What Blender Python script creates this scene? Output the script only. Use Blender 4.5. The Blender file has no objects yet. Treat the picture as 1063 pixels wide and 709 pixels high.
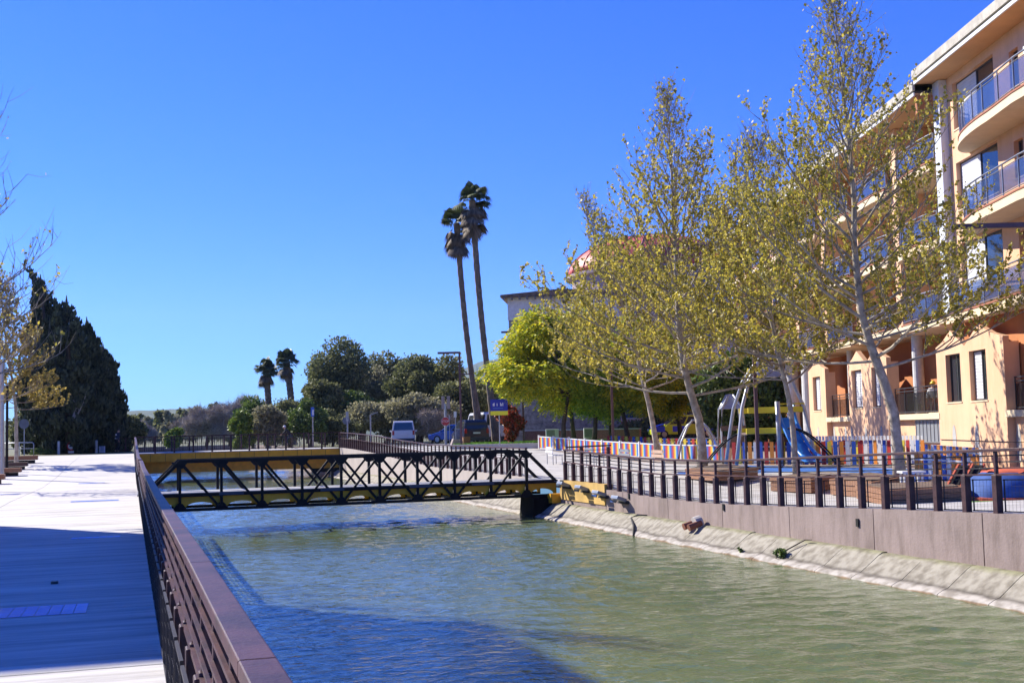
import bpy, math, random
import numpy as np
from math import sin, cos, tan, atan, atan2, pi, radians, sqrt
from mathutils import Vector, Matrix
random.seed(7)
SC = bpy.context.scene
COL = SC.collection
# ------------------------------------------------------------------ camera
EYE = 1.65
FPX = 1250.0                      # focal length in pixels of a 1063 px wide picture
PITCH = atan(92.5/FPX); ROLL = radians(1.4); YAW = radians(17.2)
cd = bpy.data.cameras.new('camera'); cam = bpy.data.objects.new('camera', cd); COL.objects.link(cam)
cd.sensor_fit = 'HORIZONTAL'; cd.sensor_width = 36.0; cd.lens = FPX/1063*36.0
cd.clip_start = 0.05; cd.clip_end = 20000
cam.matrix_world = (Matrix.Translation((0, 0, EYE)) @ Matrix.Rotation(-YAW, 4, 'Z') @
                    Matrix.Rotation(pi/2+PITCH, 4, 'X') @ Matrix.Rotation(-ROLL, 4, 'Z'))
SC.camera = cam
# ------------------------------------------------------------------ light
SUN_AZ = (0.581, -0.814)             # horizontal direction the sunlight travels in
SUN_EL = radians(34)
w = bpy.data.worlds.new('World'); SC.world = w; w.use_nodes = True
nt = w.node_tree; bg = nt.nodes['Background']; bg.inputs[1].default_value = 0.118
sky = nt.nodes.new('ShaderNodeTexSky'); sky.sky_type = 'NISHITA'; sky.sun_disc = False
sky.sun_elevation = SUN_EL
sky.sun_rotation = atan2(-SUN_AZ[0], -SUN_AZ[1])
sky.air_density = 1.0; sky.dust_density = 0.12; sky.ozone_density = 4.5; sky.altitude = 100
hs = nt.nodes.new('ShaderNodeHueSaturation'); hs.inputs['Saturation'].default_value = 1.32; hs.inputs['Value'].default_value = 1.0
nt.links.new(sky.outputs[0], hs.inputs['Color']); tint = nt.nodes.new('ShaderNodeMixRGB'); tint.blend_type = 'MULTIPLY'; tint.inputs[0].default_value = 1; tint.inputs[2].default_value = (.195, .40, .98, 1)
nt.links.new(hs.outputs[0], tint.inputs[1]); nt.links.new(tint.outputs[0], bg.inputs[0])
sd = bpy.data.lights.new('sun', 'SUN'); sd.energy = 5.0; sd.angle = radians(0.5); sd.color = (1.0, 0.94, 0.82)
so = bpy.data.objects.new('sun', sd); COL.objects.link(so)
dirv = Vector((SUN_AZ[0]*cos(SUN_EL), SUN_AZ[1]*cos(SUN_EL), -sin(SUN_EL)))
so.rotation_euler = dirv.to_track_quat('-Z', 'Y').to_euler(); so.location = (-20, -10, 40)
SC.view_settings.view_transform = 'Standard'; SC.view_settings.look = 'None'
SC.view_settings.exposure = 0.9; SC.view_settings.gamma = 1.0
SC.cycles.max_bounces = 6; SC.cycles.transparent_max_bounces = 12

# ------------------------------------------------------------------ pixel helpers (used to survey real positions)
def ray(px, py, yaw=YAW):
    x = px-531.5; y = -(py-354.5)
    c, s = cos(ROLL), sin(ROLL)
    x, y = (x*c+y*s)/FPX, (-x*s+y*c)/FPX
    X = x; Y = cos(PITCH)-y*sin(PITCH); Z = sin(PITCH)+y*cos(PITCH)
    cy, sy = cos(yaw), sin(yaw)
    return (X*cy+Y*sy, -X*sy+Y*cy, Z)
def atD(px, py, d):               # point seen at a pixel, at a distance d along the view
    r = ray(px, py); k = d/(r[0]*sin(YAW)+r[1]*cos(YAW))
    return Vector((r[0]*k, r[1]*k, EYE+r[2]*k))
def onZ(px, py, z):
    r = ray(px, py); k = (z-EYE)/r[2]; return Vector((r[0]*k, r[1]*k, z))

# ------------------------------------------------------------------ materials
def srgb(r, g, b):
    f = lambda c: (c/255/12.92 if c/255 <= .04045 else ((c/255+.055)/1.055)**2.4)
    return (f(r), f(g), f(b))
MC = {}
def mat(name, col, rough=.6, metal=0, var=.12, vs=3.0, bump=0, bs=30, spec=.5, col2=None, stretch=None, island=0, trans=0, alpha=1, dirt=None):
    if name in MC: return MC[name]
    m = bpy.data.materials.new(name); m.use_nodes = True; MC[name] = m
    n = m.node_tree; L = n.links; p = n.nodes['Principled BSDF']
    p.inputs['Roughness'].default_value = rough; p.inputs['Metallic'].default_value = metal
    p.inputs['Specular IOR Level'].default_value = spec
    c = Vector(col); c2 = Vector(col2) if col2 else c*(1-var*2)
    cH = tuple(min(1, v*(1+var)) for v in c)
    tc = n.nodes.new('ShaderNodeTexCoord'); mp = n.nodes.new('ShaderNodeMapping')
    L.new(tc.outputs['Object'], mp.inputs[0])
    if stretch: mp.inputs['Scale'].default_value = stretch
    nz = n.nodes.new('ShaderNodeTexNoise'); nz.inputs['Scale'].default_value = vs; nz.inputs['Detail'].default_value = 6; nz.inputs['Roughness'].default_value = .65
    L.new(mp.outputs[0], nz.inputs['Vector'])
    rp = n.nodes.new('ShaderNodeValToRGB'); rp.color_ramp.elements[0].position = .3; rp.color_ramp.elements[1].position = .7
    rp.color_ramp.elements[0].color = (*c2, 1); rp.color_ramp.elements[1].color = (*cH, 1)
    L.new(nz.outputs['Fac'], rp.inputs[0]); out = rp.outputs[0]
    if island:
        g = n.nodes.new('ShaderNodeNewGeometry'); 
        if island == 2: L.new(g.outputs['Random Per Island'], rp.inputs[0]); rp.color_ramp.elements[0].position = 0; rp.color_ramp.elements[1].position = 1
        else:
            hv = n.nodes.new('ShaderNodeHueSaturation'); mr = n.nodes.new('ShaderNodeMapRange')
            mr.inputs[3].default_value = 1-island; mr.inputs[4].default_value = 1+island
            L.new(g.outputs['Random Per Island'], mr.inputs[0]); L.new(mr.outputs[0], hv.inputs['Value']); L.new(out, hv.inputs['Color']); out = hv.outputs[0]
    if dirt:                      # weather stains: (scale, strength, stretch)
        m2 = n.nodes.new('ShaderNodeMapping'); m2.inputs['Scale'].default_value = dirt[2]; L.new(tc.outputs['Object'], m2.inputs[0])
        d = n.nodes.new('ShaderNodeTexNoise'); d.inputs['Scale'].default_value = dirt[0]; d.inputs['Detail'].default_value = 10; d.inputs['Roughness'].default_value = .72; L.new(m2.outputs[0], d.inputs['Vector'])
        dr = n.nodes.new('ShaderNodeValToRGB'); dr.color_ramp.elements[0].position = .36; dr.color_ramp.elements[1].position = .56; k = 1-dirt[1]
        dr.color_ramp.elements[0].color = (k, k*.97, k*.93, 1); dr.color_ramp.elements[1].color = (1, 1, 1, 1); L.new(d.outputs['Fac'], dr.inputs[0])
        mm = n.nodes.new('ShaderNodeMixRGB'); mm.blend_type = 'MULTIPLY'; mm.inputs[0].default_value = 1; L.new(out, mm.inputs[1]); L.new(dr.outputs[0], mm.inputs[2]); out = mm.outputs[0]
    L.new(out, p.inputs['Base Color'])
    if bump:
        b = n.nodes.new('ShaderNodeBump'); b.inputs['Strength'].default_value = bump; b.inputs['Distance'].default_value = .02
        n2 = n.nodes.new('ShaderNodeTexNoise'); n2.inputs['Scale'].default_value = bs; n2.inputs['Detail'].default_value = 4
        L.new(mp.outputs[0], n2.inputs['Vector']); L.new(n2.outputs['Fac'], b.inputs['Height']); L.new(b.outputs[0], p.inputs['Normal'])
    if trans:
        t = n.nodes.new('ShaderNodeBsdfTranslucent'); L.new(out, t.inputs[0]); mx = n.nodes.new('ShaderNodeMixShader'); mx.inputs[0].default_value = trans
        L.new(p.outputs[0], mx.inputs[1]); L.new(t.outputs[0], mx.inputs[2]); L.new(mx.outputs[0], n.nodes['Material Output'].inputs[0])
    if alpha < 1: p.inputs['Alpha'].default_value = alpha
    return m
def glass(name, col, rough=.03, alpha=1.0, spec=1.0):
    m = mat(name, col, rough, var=.05, spec=spec, alpha=alpha); return m

M_rail = mat('rail_paint', (.082, .034, .034), .5, var=.25, vs=2.5, bump=.12, bs=60, col2=(.045, .022, .028), spec=.3, dirt=(2.5, .35, (1, 1, 1)))
M_dark = mat('dark_mesh_metal', (.02, .017, .02), .5)
M_truss = mat('black_steel', (.006, .006, .008), .6, bump=.1, spec=.25)
M_yel = mat('yellow_girder', (.98, .44, .012), .55, var=.15, vs=1.2, bump=.15)
M_conc = mat('pale_concrete', (.52, .50, .46), .85, var=.1, vs=1.2, bump=.3, bs=40)
M_wall = mat('canal_wall', (.31, .235, .21), .8, var=.1, vs=.8, bump=.25, bs=25, dirt=(1.6, .30, (1, 2.5, .5)))
M_bank = mat('bank_concrete', (.42, .38, .31), .9, var=.22, vs=1.6, bump=.6, bs=9, col2=(.24, .21, .17))
M_bark = mat('plane_bark', (.44, .38, .29), .85, var=.3, vs=4, bump=.4, bs=12, col2=(.17, .14, .10))
M_twig = mat('twig_bark', (.25, .20, .14), .85, var=.25, vs=4)
M_branch = mat('grey_branch_bark', (.34, .29, .22), .85, var=.3, vs=4, col2=(.14,.11,.085))
M_dbark = mat('dark_bark', (.10, .075, .055), .9, var=.3, vs=5, bump=.5, bs=15)
M_white = mat('white_paint', (.75, .75, .74), .45, var=.04)
M_grey = mat('grey_metal', (.38, .39, .41), .35, metal=.6, var=.08)
M_glassd = glass('dark_glass', (.03, .035, .045))
M_glassb = glass('blue_tinted_glass', (.05, .08, .20), rough=.05, alpha=.62)
M_tyre = mat('rubber', (.015, .015, .015), .8)
M_rim = mat('wheel_rim', (.4, .4, .42), .3, metal=.8)
M_wood = mat('wood_slats', (.30, .14, .065), .6, var=.25, vs=6, stretch=(1, 6, 6), bump=.3)

# ------------------------------------------------------------------ mesh builder
class MB:
    def __init__(s): s.v = []; s.f = []; s.m = []; s.smooth = False
    def add(s, vs, fs, mi=0):
        o = len(s.v); s.v += [tuple(v) for v in vs]; s.f += [tuple(i+o for i in f) for f in fs]; s.m += [mi]*len(fs); return s
    def box(s, c, sz, mi=0, R=None):
        hx, hy, hz = sz[0]/2, sz[1]/2, sz[2]/2; vs = []
        for x, y, z in ((-1,-1,-1),(1,-1,-1),(1,1,-1),(-1,1,-1),(-1,-1,1),(1,-1,1),(1,1,1),(-1,1,1)):
            p = Vector((x*hx, y*hy, z*hz))
            if R is not None: p = R @ p
            vs.append(p+Vector(c))
        return s.add(vs, [(0,3,2,1),(4,5,6,7),(0,1,5,4),(1,2,6,5),(2,3,7,6),(3,0,4,7)], mi)
    def bb(s, x0, x1, y0, y1, z0, z1, mi=0):
        return s.box(((x0+x1)/2, (y0+y1)/2, (z0+z1)/2), (abs(x1-x0), abs(y1-y0), abs(z1-z0)), mi)
    def bar(s, p, q, w, h, mi=0, up=(0,0,1)):     # w = width across, h = height along up
        p = Vector(p); q = Vector(q); d = q-p; L = d.length
        if L < 1e-6: return s
        d.normalize(); u = Vector(up)
        if abs(d.dot(u)) > .98: u = Vector((0,1,0))
        a = d.cross(u).normalized(); u = a.cross(d).normalized()
        R = Matrix((a, d, u)).transposed()
        return s.box((p+q)/2, (w, L, h), mi, R)
    def tube(s, pts, rad, n=8, mi=0, cap=True):
        pts = [Vector(p) for p in pts]; k = len(pts)
        if not hasattr(rad, '__len__'): rad = [rad]*k
        vs = []; ref = Vector((0, 0, 1))
        for i in range(k):
            d = (pts[min(i+1, k-1)]-pts[max(i-1, 0)])
            d = d.normalized() if d.length > 1e-9 else Vector((0,0,1))
            a = d.cross(ref)
            if a.length < .15: a = d.cross(Vector((1, 0, 0)))
            a.normalize(); b = d.cross(a)
            for j in range(n):
                t = 2*pi*j/n; vs.append(pts[i]+(a*cos(t)+b*sin(t))*rad[i])
        fs = [(i*n+j, i*n+(j+1)%n, (i+1)*n+(j+1)%n, (i+1)*n+j) for i in range(k-1) for j in range(n)]
        if cap: fs += [tuple(range(n))[::-1], tuple((k-1)*n+j for j in range(n))]
        return s.add(vs, fs, mi)
    def lathe(s, prof, c=(0,0,0), n=16, mi=0):
        vs = []; c = Vector(c)
        for r, z in prof:
            for j in range(n): vs.append(c+Vector((r*cos(2*pi*j/n), r*sin(2*pi*j/n), z)))
        k = len(prof)
        fs = [(i*n+j, i*n+(j+1)%n, (i+1)*n+(j+1)%n, (i+1)*n+j) for i in range(k-1) for j in range(n)]
        fs += [tuple(range(n))[::-1], tuple((k-1)*n+j for j in range(n))]
        return s.add(vs, fs, mi)
    def prism(s, poly, p0, ax, mi=0):             # poly: list of 3D points, extruded by ax
        a = [Vector(p) for p in poly]; ax = Vector(ax); n = len(a)
        return s.add(a+[p+ax for p in a], [tuple(range(n))[::-1], tuple(range(n, 2*n))]+[(i, (i+1) % n, (i+1) % n+n, i+n) for i in range(n)], mi)
    def build(s, name, m, parent=None, world=False, smooth=False, bevel=0):
        me = bpy.data.meshes.new(name); vs = s.v
        if world and parent is not None:
            M = Matrix.Identity(4); q = parent
            while q is not None: M = Matrix.LocRotScale(q.location, q.rotation_euler, q.scale) @ M; q = q.parent
            iv = M.inverted()
            vs = [tuple(iv @ Vector(v)) for v in vs]
        me.from_pydata(vs, [], s.f)
        ms = m if isinstance(m, (list, tuple)) else [m]
        for q in ms: me.materials.append(q)
        if len(ms) > 1: me.polygons.foreach_set('material_index', s.m)
        if smooth: me.polygons.foreach_set('use_smooth', [True]*len(s.f))
        me.update()
        o = bpy.data.objects.new(name, me); COL.objects.link(o); o.parent = parent
        if bevel:
            b = o.modifiers.new('b', 'BEVEL'); b.width = bevel; b.segments = 2; b.limit_method = 'ANGLE'
        return o
def tag(o, label=None, cat=None, group=None, kind=None):
    if label: o['label'] = label
    if cat: o['category'] = cat
    if group: o['group'] = group
    if kind: o['kind'] = kind
    return o
def empty(name, loc, label, cat, group=None, rz=0):
    o = bpy.data.objects.new(name, None); COL.objects.link(o); o.empty_display_size = .2
    o.location = loc; o.rotation_euler = (0, 0, rz)
    o.matrix_basis = Matrix.Translation(loc) @ Matrix.Rotation(rz, 4, 'Z')
    return tag(o, label, cat, group)
def kids(o): return [c for c in list(COL.objects) if c.parent == o]
def copy_tree(o, parent=None):
    c = o.copy(); COL.objects.link(c); c.parent = parent
    for ch in kids(o): copy_tree(ch, c)
    return c
def part_copy(o, parent, loc=(0,0,0), rz=0, sub=True):
    c = o.copy(); COL.objects.link(c); c.parent = parent; c.location = loc; c.rotation_euler = (0,0,rz)
    return c

# ------------------------------------------------------------------ terrain profiles
def lerp_prof(P, y):
    if y <= P[0][0]: return P[0][1]
    for (a, b), (c, d) in zip(P, P[1:]):
        if y <= c: return b+(d-b)*(y-a)/(c-a)
    return P[-1][1]
PR = [(0,.25),(10,.2),(16,.10),(20,-.03),(23,-.15),(27,-.28),(31,-.27),(34,-.19),(37,-.08),(56,0),(63,.2),(70,.47),(78,.66),(84,.75)]
PL = [(0,0),(5,0),(15,-.08),(30,-.12),(38,-.05),(50,-.1),(58,.05),(70,.45),(78,.66),(84,.75)]
HR = lambda y: lerp_prof(PR, y)
HL = lambda y: lerp_prof(PL, y)
WATER = -1.2
XR = 13.3                          # line of the right hand railing
XL = lambda y: .31-.0078*y         # line of the left hand railing
def sheet(name, xa, xb, ys, hz, m, kind='structure', off=0):
    b = MB()
    for y in ys: b.v += [(xa(y), y, hz(y)+off), (xb(y), y, hz(y)+off)]
    for i in range(len(ys)-1): b.f.append((2*i, 2*i+1, 2*i+3, 2*i+2)); b.m.append(0)
    return tag(b.build(name, m), kind=kind)
M_path = mat('promenade_concrete', (.70, .67, .61), .9, var=.08, vs=1.0, bump=.35, bs=22, stretch=(.35, 1.6, 1), col2=(.52, .50, .47), dirt=(1.1, .38, (.25, 3.2, 1)))
M_floor = mat('right_promenade_concrete', (.52, .50, .47), .9, var=.1, vs=.8, bump=.2, col2=(.42, .40, .37), dirt=(1.2, .25, (1, 1, 1)))
M_soil = mat('dry_ground', (.16, .15, .08), .95, var=.3, vs=.15, bump=.3, bs=3, col2=(.07, .09, .035))
YS = [-30]+list(range(0, 85, 2))+[84]
YS = sorted(set(YS))
sheet('left_promenade', lambda y: -8.5, lambda y: XL(y)+.06, YS, HL, M_path)
sheet('left_ground', lambda y: -420, lambda y: -8.5, YS, lambda y: HL(y)-.03, M_soil)
sheet('right_promenade', lambda y: XR-.06, lambda y: 22+.02*y, YS, HR, M_floor)
sheet('playground_floor', lambda y: 22+.02*y, lambda y: 420, YS, HR, mat('playground_surface', (.30,.24,.19), .9, vs=.5, col2=(.22,.19,.16)))
sheet('far_ground', lambda y: -420 if y < 400 else -9000, lambda y: XL(84)-.02, [84, 400, 9000], lambda y: .75, M_soil, off=-.02)
sheet('far_ground', lambda y: XR, lambda y: 420 if y < 400 else 9000, [84, 400, 9000], lambda y: .75, M_soil, off=-.02)
sheet('far_ground', lambda y: XL(84)-.02, lambda y: XR, [160, 400, 9000], lambda y: .75, M_soil, off=-.02)
b = MB()
for k in range(22):
    y = 2.4+k*3.6; b.add([(-8.4,y,HL(y)+.003),(XL(y)-.02,y,HL(y)+.003),(XL(y)-.02,y+.015,HL(y+.015)+.003),(-8.4,y+.015,HL(y+.015)+.003)], [(0,1,2,3)])
for k in range(2, 80, 2):
    b.add([(-3.62,k,HL(k)+.003),(-3.605,k,HL(k)+.003),(-3.605,k+2,HL(k+2)+.003),(-3.62,k+2,HL(k+2)+.003)], [(0,1,2,3)])
tag(b.build('promenade_joints', mat('joint_dark', (.10,.10,.10), .9)), kind='structure')
# water
def water_mat():
    m = bpy.data.materials.new('canal_water'); m.use_nodes = True; n = m.node_tree; L = n.links; p = n.nodes['Principled BSDF']
    p.inputs['Roughness'].default_value = .05; p.inputs['IOR'].default_value = 1.38
    tc = n.nodes.new('ShaderNodeTexCoord'); 
    def noise(sc, st, det, dist=0):
        mp = n.nodes.new('ShaderNodeMapping'); mp.inputs['Scale'].default_value = st; mp.inputs['Rotation'].default_value = (0, 0, radians(-17))
        nz = n.nodes.new('ShaderNodeTexNoise'); nz.inputs['Scale'].default_value = sc; nz.inputs['Detail'].default_value = det; nz.inputs['Distortion'].default_value = dist
        L.new(tc.outputs['Object'], mp.inputs[0]); L.new(mp.outputs[0], nz.inputs['Vector']); return nz.outputs['Fac']
    c = n.nodes.new('ShaderNodeValToRGB'); c.color_ramp.elements[0].color = (.105, .14, .055, 1); c.color_ramp.elements[1].color = (.135, .17, .075, 1)
    c.color_ramp.elements[0].position = .35; c.color_ramp.elements[1].position = .7
    L.new(noise(.25, (1, .5, 1), 3), c.inputs[0]); L.new(c.outputs[0], p.inputs['Base Color'])
    a = noise(4.2, (1, 1.2, 1), 4, .4); b = noise(.9, (1, 1.4, 1), 3, .5)
    ad = n.nodes.new('ShaderNodeMath'); ad.operation = 'MULTIPLY_ADD'; L.new(b, ad.inputs[0]); ad.inputs[1].default_value = .4; L.new(a, ad.inputs[2])
    bp = n.nodes.new('ShaderNodeBump'); bp.inputs['Strength'].default_value = 1; bp.inputs['Distance'].default_value = .03
    L.new(ad.outputs[0], bp.inputs['Height']); L.new(bp.outputs[0], p.inputs['Normal'])
    return m
def water():
    m = water_mat(); rs = np.random.RandomState(8); W = []
    for k in range(46):
        lam = rs.uniform(.2, 1.0); a = rs.normal(radians(80), .75); amp = .0038*lam**.8*rs.uniform(.5, 1.4); W.append((2*pi/lam*cos(a), 2*pi/lam*sin(a), rs.uniform(0, 6.28), amp))
    V = []; F = []; off = 0
    for y0, y1, c in ((7, 48, .065), (48, 100, .16)):
        xs = np.arange(-.6, 13.0+c, c); ys_ = np.linspace(y0, y1, int((y1-y0)/c)+1); X, Y = np.meshgrid(xs, ys_)
        g = .55+.45*np.sin(X*.37+1.3*np.sin(Y*.21))*np.sin(Y*.29+X*.11)      # calmer and rougher patches
        Z = sum(a*np.sin(kx*(X+.12*np.sin(Y*1.1))+ky*(Y+.10*np.sin(X*1.4))+p) for kx, ky, p, a in W)*g
        n0, n1 = X.shape; V.append(np.stack([X, Y, Z+WATER], -1).reshape(-1, 3)); I = np.arange(n0*n1).reshape(n0, n1)+off
        F.append(np.stack([I[:-1,:-1], I[:-1,1:], I[1:,1:], I[1:,:-1]], -1).reshape(-1, 4)); off += n0*n1
    V.append(np.array([(-.6,-30,WATER),(13,-30,WATER),(13,7,WATER),(-.6,7,WATER),(-.6,100,WATER),(13,100,WATER),(13,160,WATER),(-.6,160,WATER)])); F.append(np.array([(off,off+1,off+2,off+3),(off+4,off+5,off+6,off+7)]))
    V = np.concatenate(V).astype(np.float32); F = np.concatenate(F).astype(np.int32)
    me = bpy.data.meshes.new('canal_water'); me.vertices.add(len(V)); me.vertices.foreach_set('co', V.ravel()); me.loops.add(F.size); me.loops.foreach_set('vertex_index', F.ravel()); me.polygons.add(len(F))
    me.polygons.foreach_set('loop_start', np.arange(0, F.size, 4, dtype=np.int32)); me.polygons.foreach_set('loop_total', np.full(len(F), 4, dtype=np.int32)); me.polygons.foreach_set('use_smooth', np.ones(len(F), dtype=bool))
    me.update(calc_edges=True); me.materials.append(m); o = bpy.data.objects.new('canal_water', me); COL.objects.link(o); tag(o, kind='structure')
water()
sheet('canal_bed', lambda y: -.7, lambda y: 13.3, [-30, 162], lambda y: WATER-1.2, M_bank)

# ------------------------------------------------------------------ right canal wall and bank
t = empty('canal_wall', (XR, 0, 0), 'mauve brown concrete wall under the right promenade, above the sloping bank', 'wall')
b = MB()
X0, X1 = 13.2, XR+.12
segs = [(-8+i*3.1, -8+(i+1)*3.1-.025) for i in range(14)]
for y0, y1 in segs:
    n = 3
    for k in range(n):
        a0 = y0+(y1-y0)*k/n; a1 = y0+(y1-y0)*(k+1)/n
        if a1 > 36.2: continue
        b.add([(X0,a0,-.85),(X1,a0,-.85),(X1,a1,-.85),(X0,a1,-.85),(X0,a0,HR(a0)+.04),(X1,a0,HR(a0)+.04),(X1,a1,HR(a1)+.04),(X0,a1,HR(a1)+.04)],
              [(0,3,2,1),(4,5,6,7)]+([(0,1,5,4)] if k == 0 else [])+[(3,0,4,7)]+([(2,3,7,6)] if k == n-1 else [])+[(1,2,6,5)])
b.build('wall_panels', M_wall, t, world=True)
b = MB()
for y in (14.5, 20.4, 26.0, 31.8): b.bb(13.17, 13.2, y-.04, y+.04, -.35, -.2)
b.build('drain_hole', mat('hole_black', (.01,.01,.01), .9), t, world=True)
t2 = empty('canal_wall', (XR, 60, 0), 'pale concrete retaining wall of the right promenade beyond the truss bridge', 'wall')
b = MB(); ys = [41.4, 46, 51, 56, 60, 63, 66, 70, 74, 78, 83.5]
for a0, a1 in zip(ys, ys[1:]):
    b.add([(X0,a0,-.85),(X1,a0,-.85),(X1,a1,-.85),(X0,a1,-.85),(X0,a0,HR(a0)+.03),(X1,a0,HR(a0)+.03),(X1,a1-.02,HR(a1)+.03),(X0,a1-.02,HR(a1)+.03)],
          [(0,3,2,1),(4,5,6,7),(0,1,5,4),(3,0,4,7),(2,3,7,6),(1,2,6,5)])
b.build('wall_panels', mat('pale_wall', (.45,.385,.34), .85, var=.08, vs=.9, bump=.2), t2, world=True)
# yellow painted end of the wall by the bridge
t3 = empty('bridge_abutment', (XR, 37, 0), 'yellow painted concrete wall end carrying the right end of the truss bridge', 'abutment')
b = MB(); b.bb(13.16, XR+.12, 33.6, 37.6, -.62, -.005+.0); b.build('wall_block', mat('yellow_wall', (.60,.38,.10), .8, var=.15, vs=1.5, bump=.2), t3, world=True)
b = MB(); b.bb(13.19, XR+.12, 33.6, 37.6, -.9, -.625); b.build('lower_wall', M_wall, t3, world=True)
b = MB(); b.prism([(12.3,38.0,-1.9),(12.4,38.0,-.62),(13.35,38.0,-.62),(13.35,38.0,-1.9)], None, (0,1.5,0)); b.build('dark_pier', mat('shade_dark_concrete', (.012,.011,.010), .9, bump=.3, spec=.1), t3, world=True)  # pier's near-black colour carries the shadow of the bridge above
b = MB(); b.bb(12.9, 13.35, 37.65, 38.1, -.75, -.45); b.build('bearing_block', M_yel, t3, world=True)
# bank, with its cast joints and waterline stain
tb = empty('canal_bank', (12.8, 0, WATER), 'sloping pale concrete bank with a worn white lip and brown waterline stain', 'bank')
def bank(y0, y1, step):
    b = MB(); y = y0; rr = random.Random(3)
    while y < y1:
        ye = min(y+step, y1); j = rr.uniform(-.012, .012)
        prof = [(11.9,-1.9),(12.36,-1.27),(12.42,-1.17),(12.52,-1.12),(12.62,-1.09),(13.02+j,-.80+j),(13.1,-.76+j),(13.25,-.75+j),(13.25,-1.9)]
        b.prism([(px, y, pz) for px, pz in prof], None, (0, ye-y-.018, 0)); y = ye
    return b
mb_ = mat('bank_stained', (.43,.38,.30), .92, bump=.2, bs=12)
n = mb_.node_tree; L = n.links; p = n.nodes['Principled BSDF']
g = n.nodes.new('ShaderNodeNewGeometry'); sx = n.nodes.new('ShaderNodeSeparateXYZ'); L.new(g.outputs['Position'], sx.inputs[0])
nz = n.nodes.new('ShaderNodeTexNoise'); nz.inputs['Scale'].default_value = 1.3; nz.inputs['Detail'].default_value = 8; L.new(g.outputs['Position'], nz.inputs['Vector'])
ma = n.nodes.new('ShaderNodeMath'); ma.operation = 'MULTIPLY_ADD'; ma.inputs[1].default_value = .12; L.new(nz.outputs['Fac'], ma.inputs[0]); L.new(sx.outputs[2], ma.inputs[2])
mr = n.nodes.new('ShaderNodeMapRange'); mr.inputs[1].default_value = -1.25+.06; mr.inputs[2].default_value = -.70+.06; L.new(ma.outputs[0], mr.inputs[0])
rp = n.nodes.new('ShaderNodeValToRGB'); L.new(mr.outputs[0], rp.inputs[0]); e = rp.color_ramp.elements
e[0].position = 0; e[0].color = (.17,.10,.05,1); e[1].position = 1; e[1].color = (.34,.32,.24,1)
for pos, c in ((.10,(.26,.17,.10)),(.14,(.50,.46,.40)),(.24,(.44,.40,.34)),(.29,(.16,.14,.11)),(.36,(.33,.30,.24)),(.8,(.36,.33,.26)),(.9,(.25,.24,.13))):
    q = e.new(pos); q.color = (*c, 1)
mx = n.nodes.new('ShaderNodeMixRGB'); mx.blend_type = 'MULTIPLY'; mx.inputs[0].default_value = .8; L.new(rp.outputs[0], mx.inputs[1])
n3 = n.nodes.new('ShaderNodeTexNoise'); n3.inputs['Scale'].default_value = 5; n3.inputs['Detail'].default_value = 8; L.new(g.outputs['Position'], n3.inputs['Vector'])
r3 = n.nodes.new('ShaderNodeValToRGB'); r3.color_ramp.elements[0].position = .35; r3.color_ramp.elements[0].color = (.45,.42,.38,1); r3.color_ramp.elements[1].position = .6; r3.color_ramp.elements[1].color = (1,1,1,1)
L.new(n3.outputs['Fac'], r3.inputs[0]); L.new(r3.outputs[0], mx.inputs[2]); L.new(mx.outputs[0], p.inputs['Base Color'])
bank(-8, 84, 1.25).build('bank_slabs', mb_, tb, world=True)
# left canal wall
b = MB()
ys = [-20, 0, 10, 20, 30, 38, 50, 58, 64, 70, 78, 84]
for a0, a1 in zip(ys, ys[1:]):
    b.add([(XL(a0)-.2,a0,-2.2),(XL(a0)+.1,a0,-2.2),(XL(a1)+.1,a1,-2.2),(XL(a1)-.2,a1,-2.2),(XL(a0)-.2,a0,HL(a0)-.15),(XL(a0)+.1,a0,HL(a0)-.15),(XL(a1)+.1,a1,HL(a1)-.15),(XL(a1)-.2,a1,HL(a1)-.15)],
          [(0,3,2,1),(4,5,6,7),(0,1,5,4),(1,2,6,5),(2,3,7,6),(3,0,4,7)])
tag(b.build('canal_wall', M_wall), 'mauve concrete canal wall below the left promenade railing', 'wall')
# canal walls beyond the far bridge
b = MB(); b.bb(-2.2, -.6, 86.6, 160, -2.2, .72); b.bb(13.3, 15, 86.6, 160, -2.2, .72); b.bb(-2.2, 15, 160, 161, -2.2, .72)
tag(b.build('canal_wall', M_wall), 'canal side walls seen in the gap under the yellow bridge', 'wall')

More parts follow.
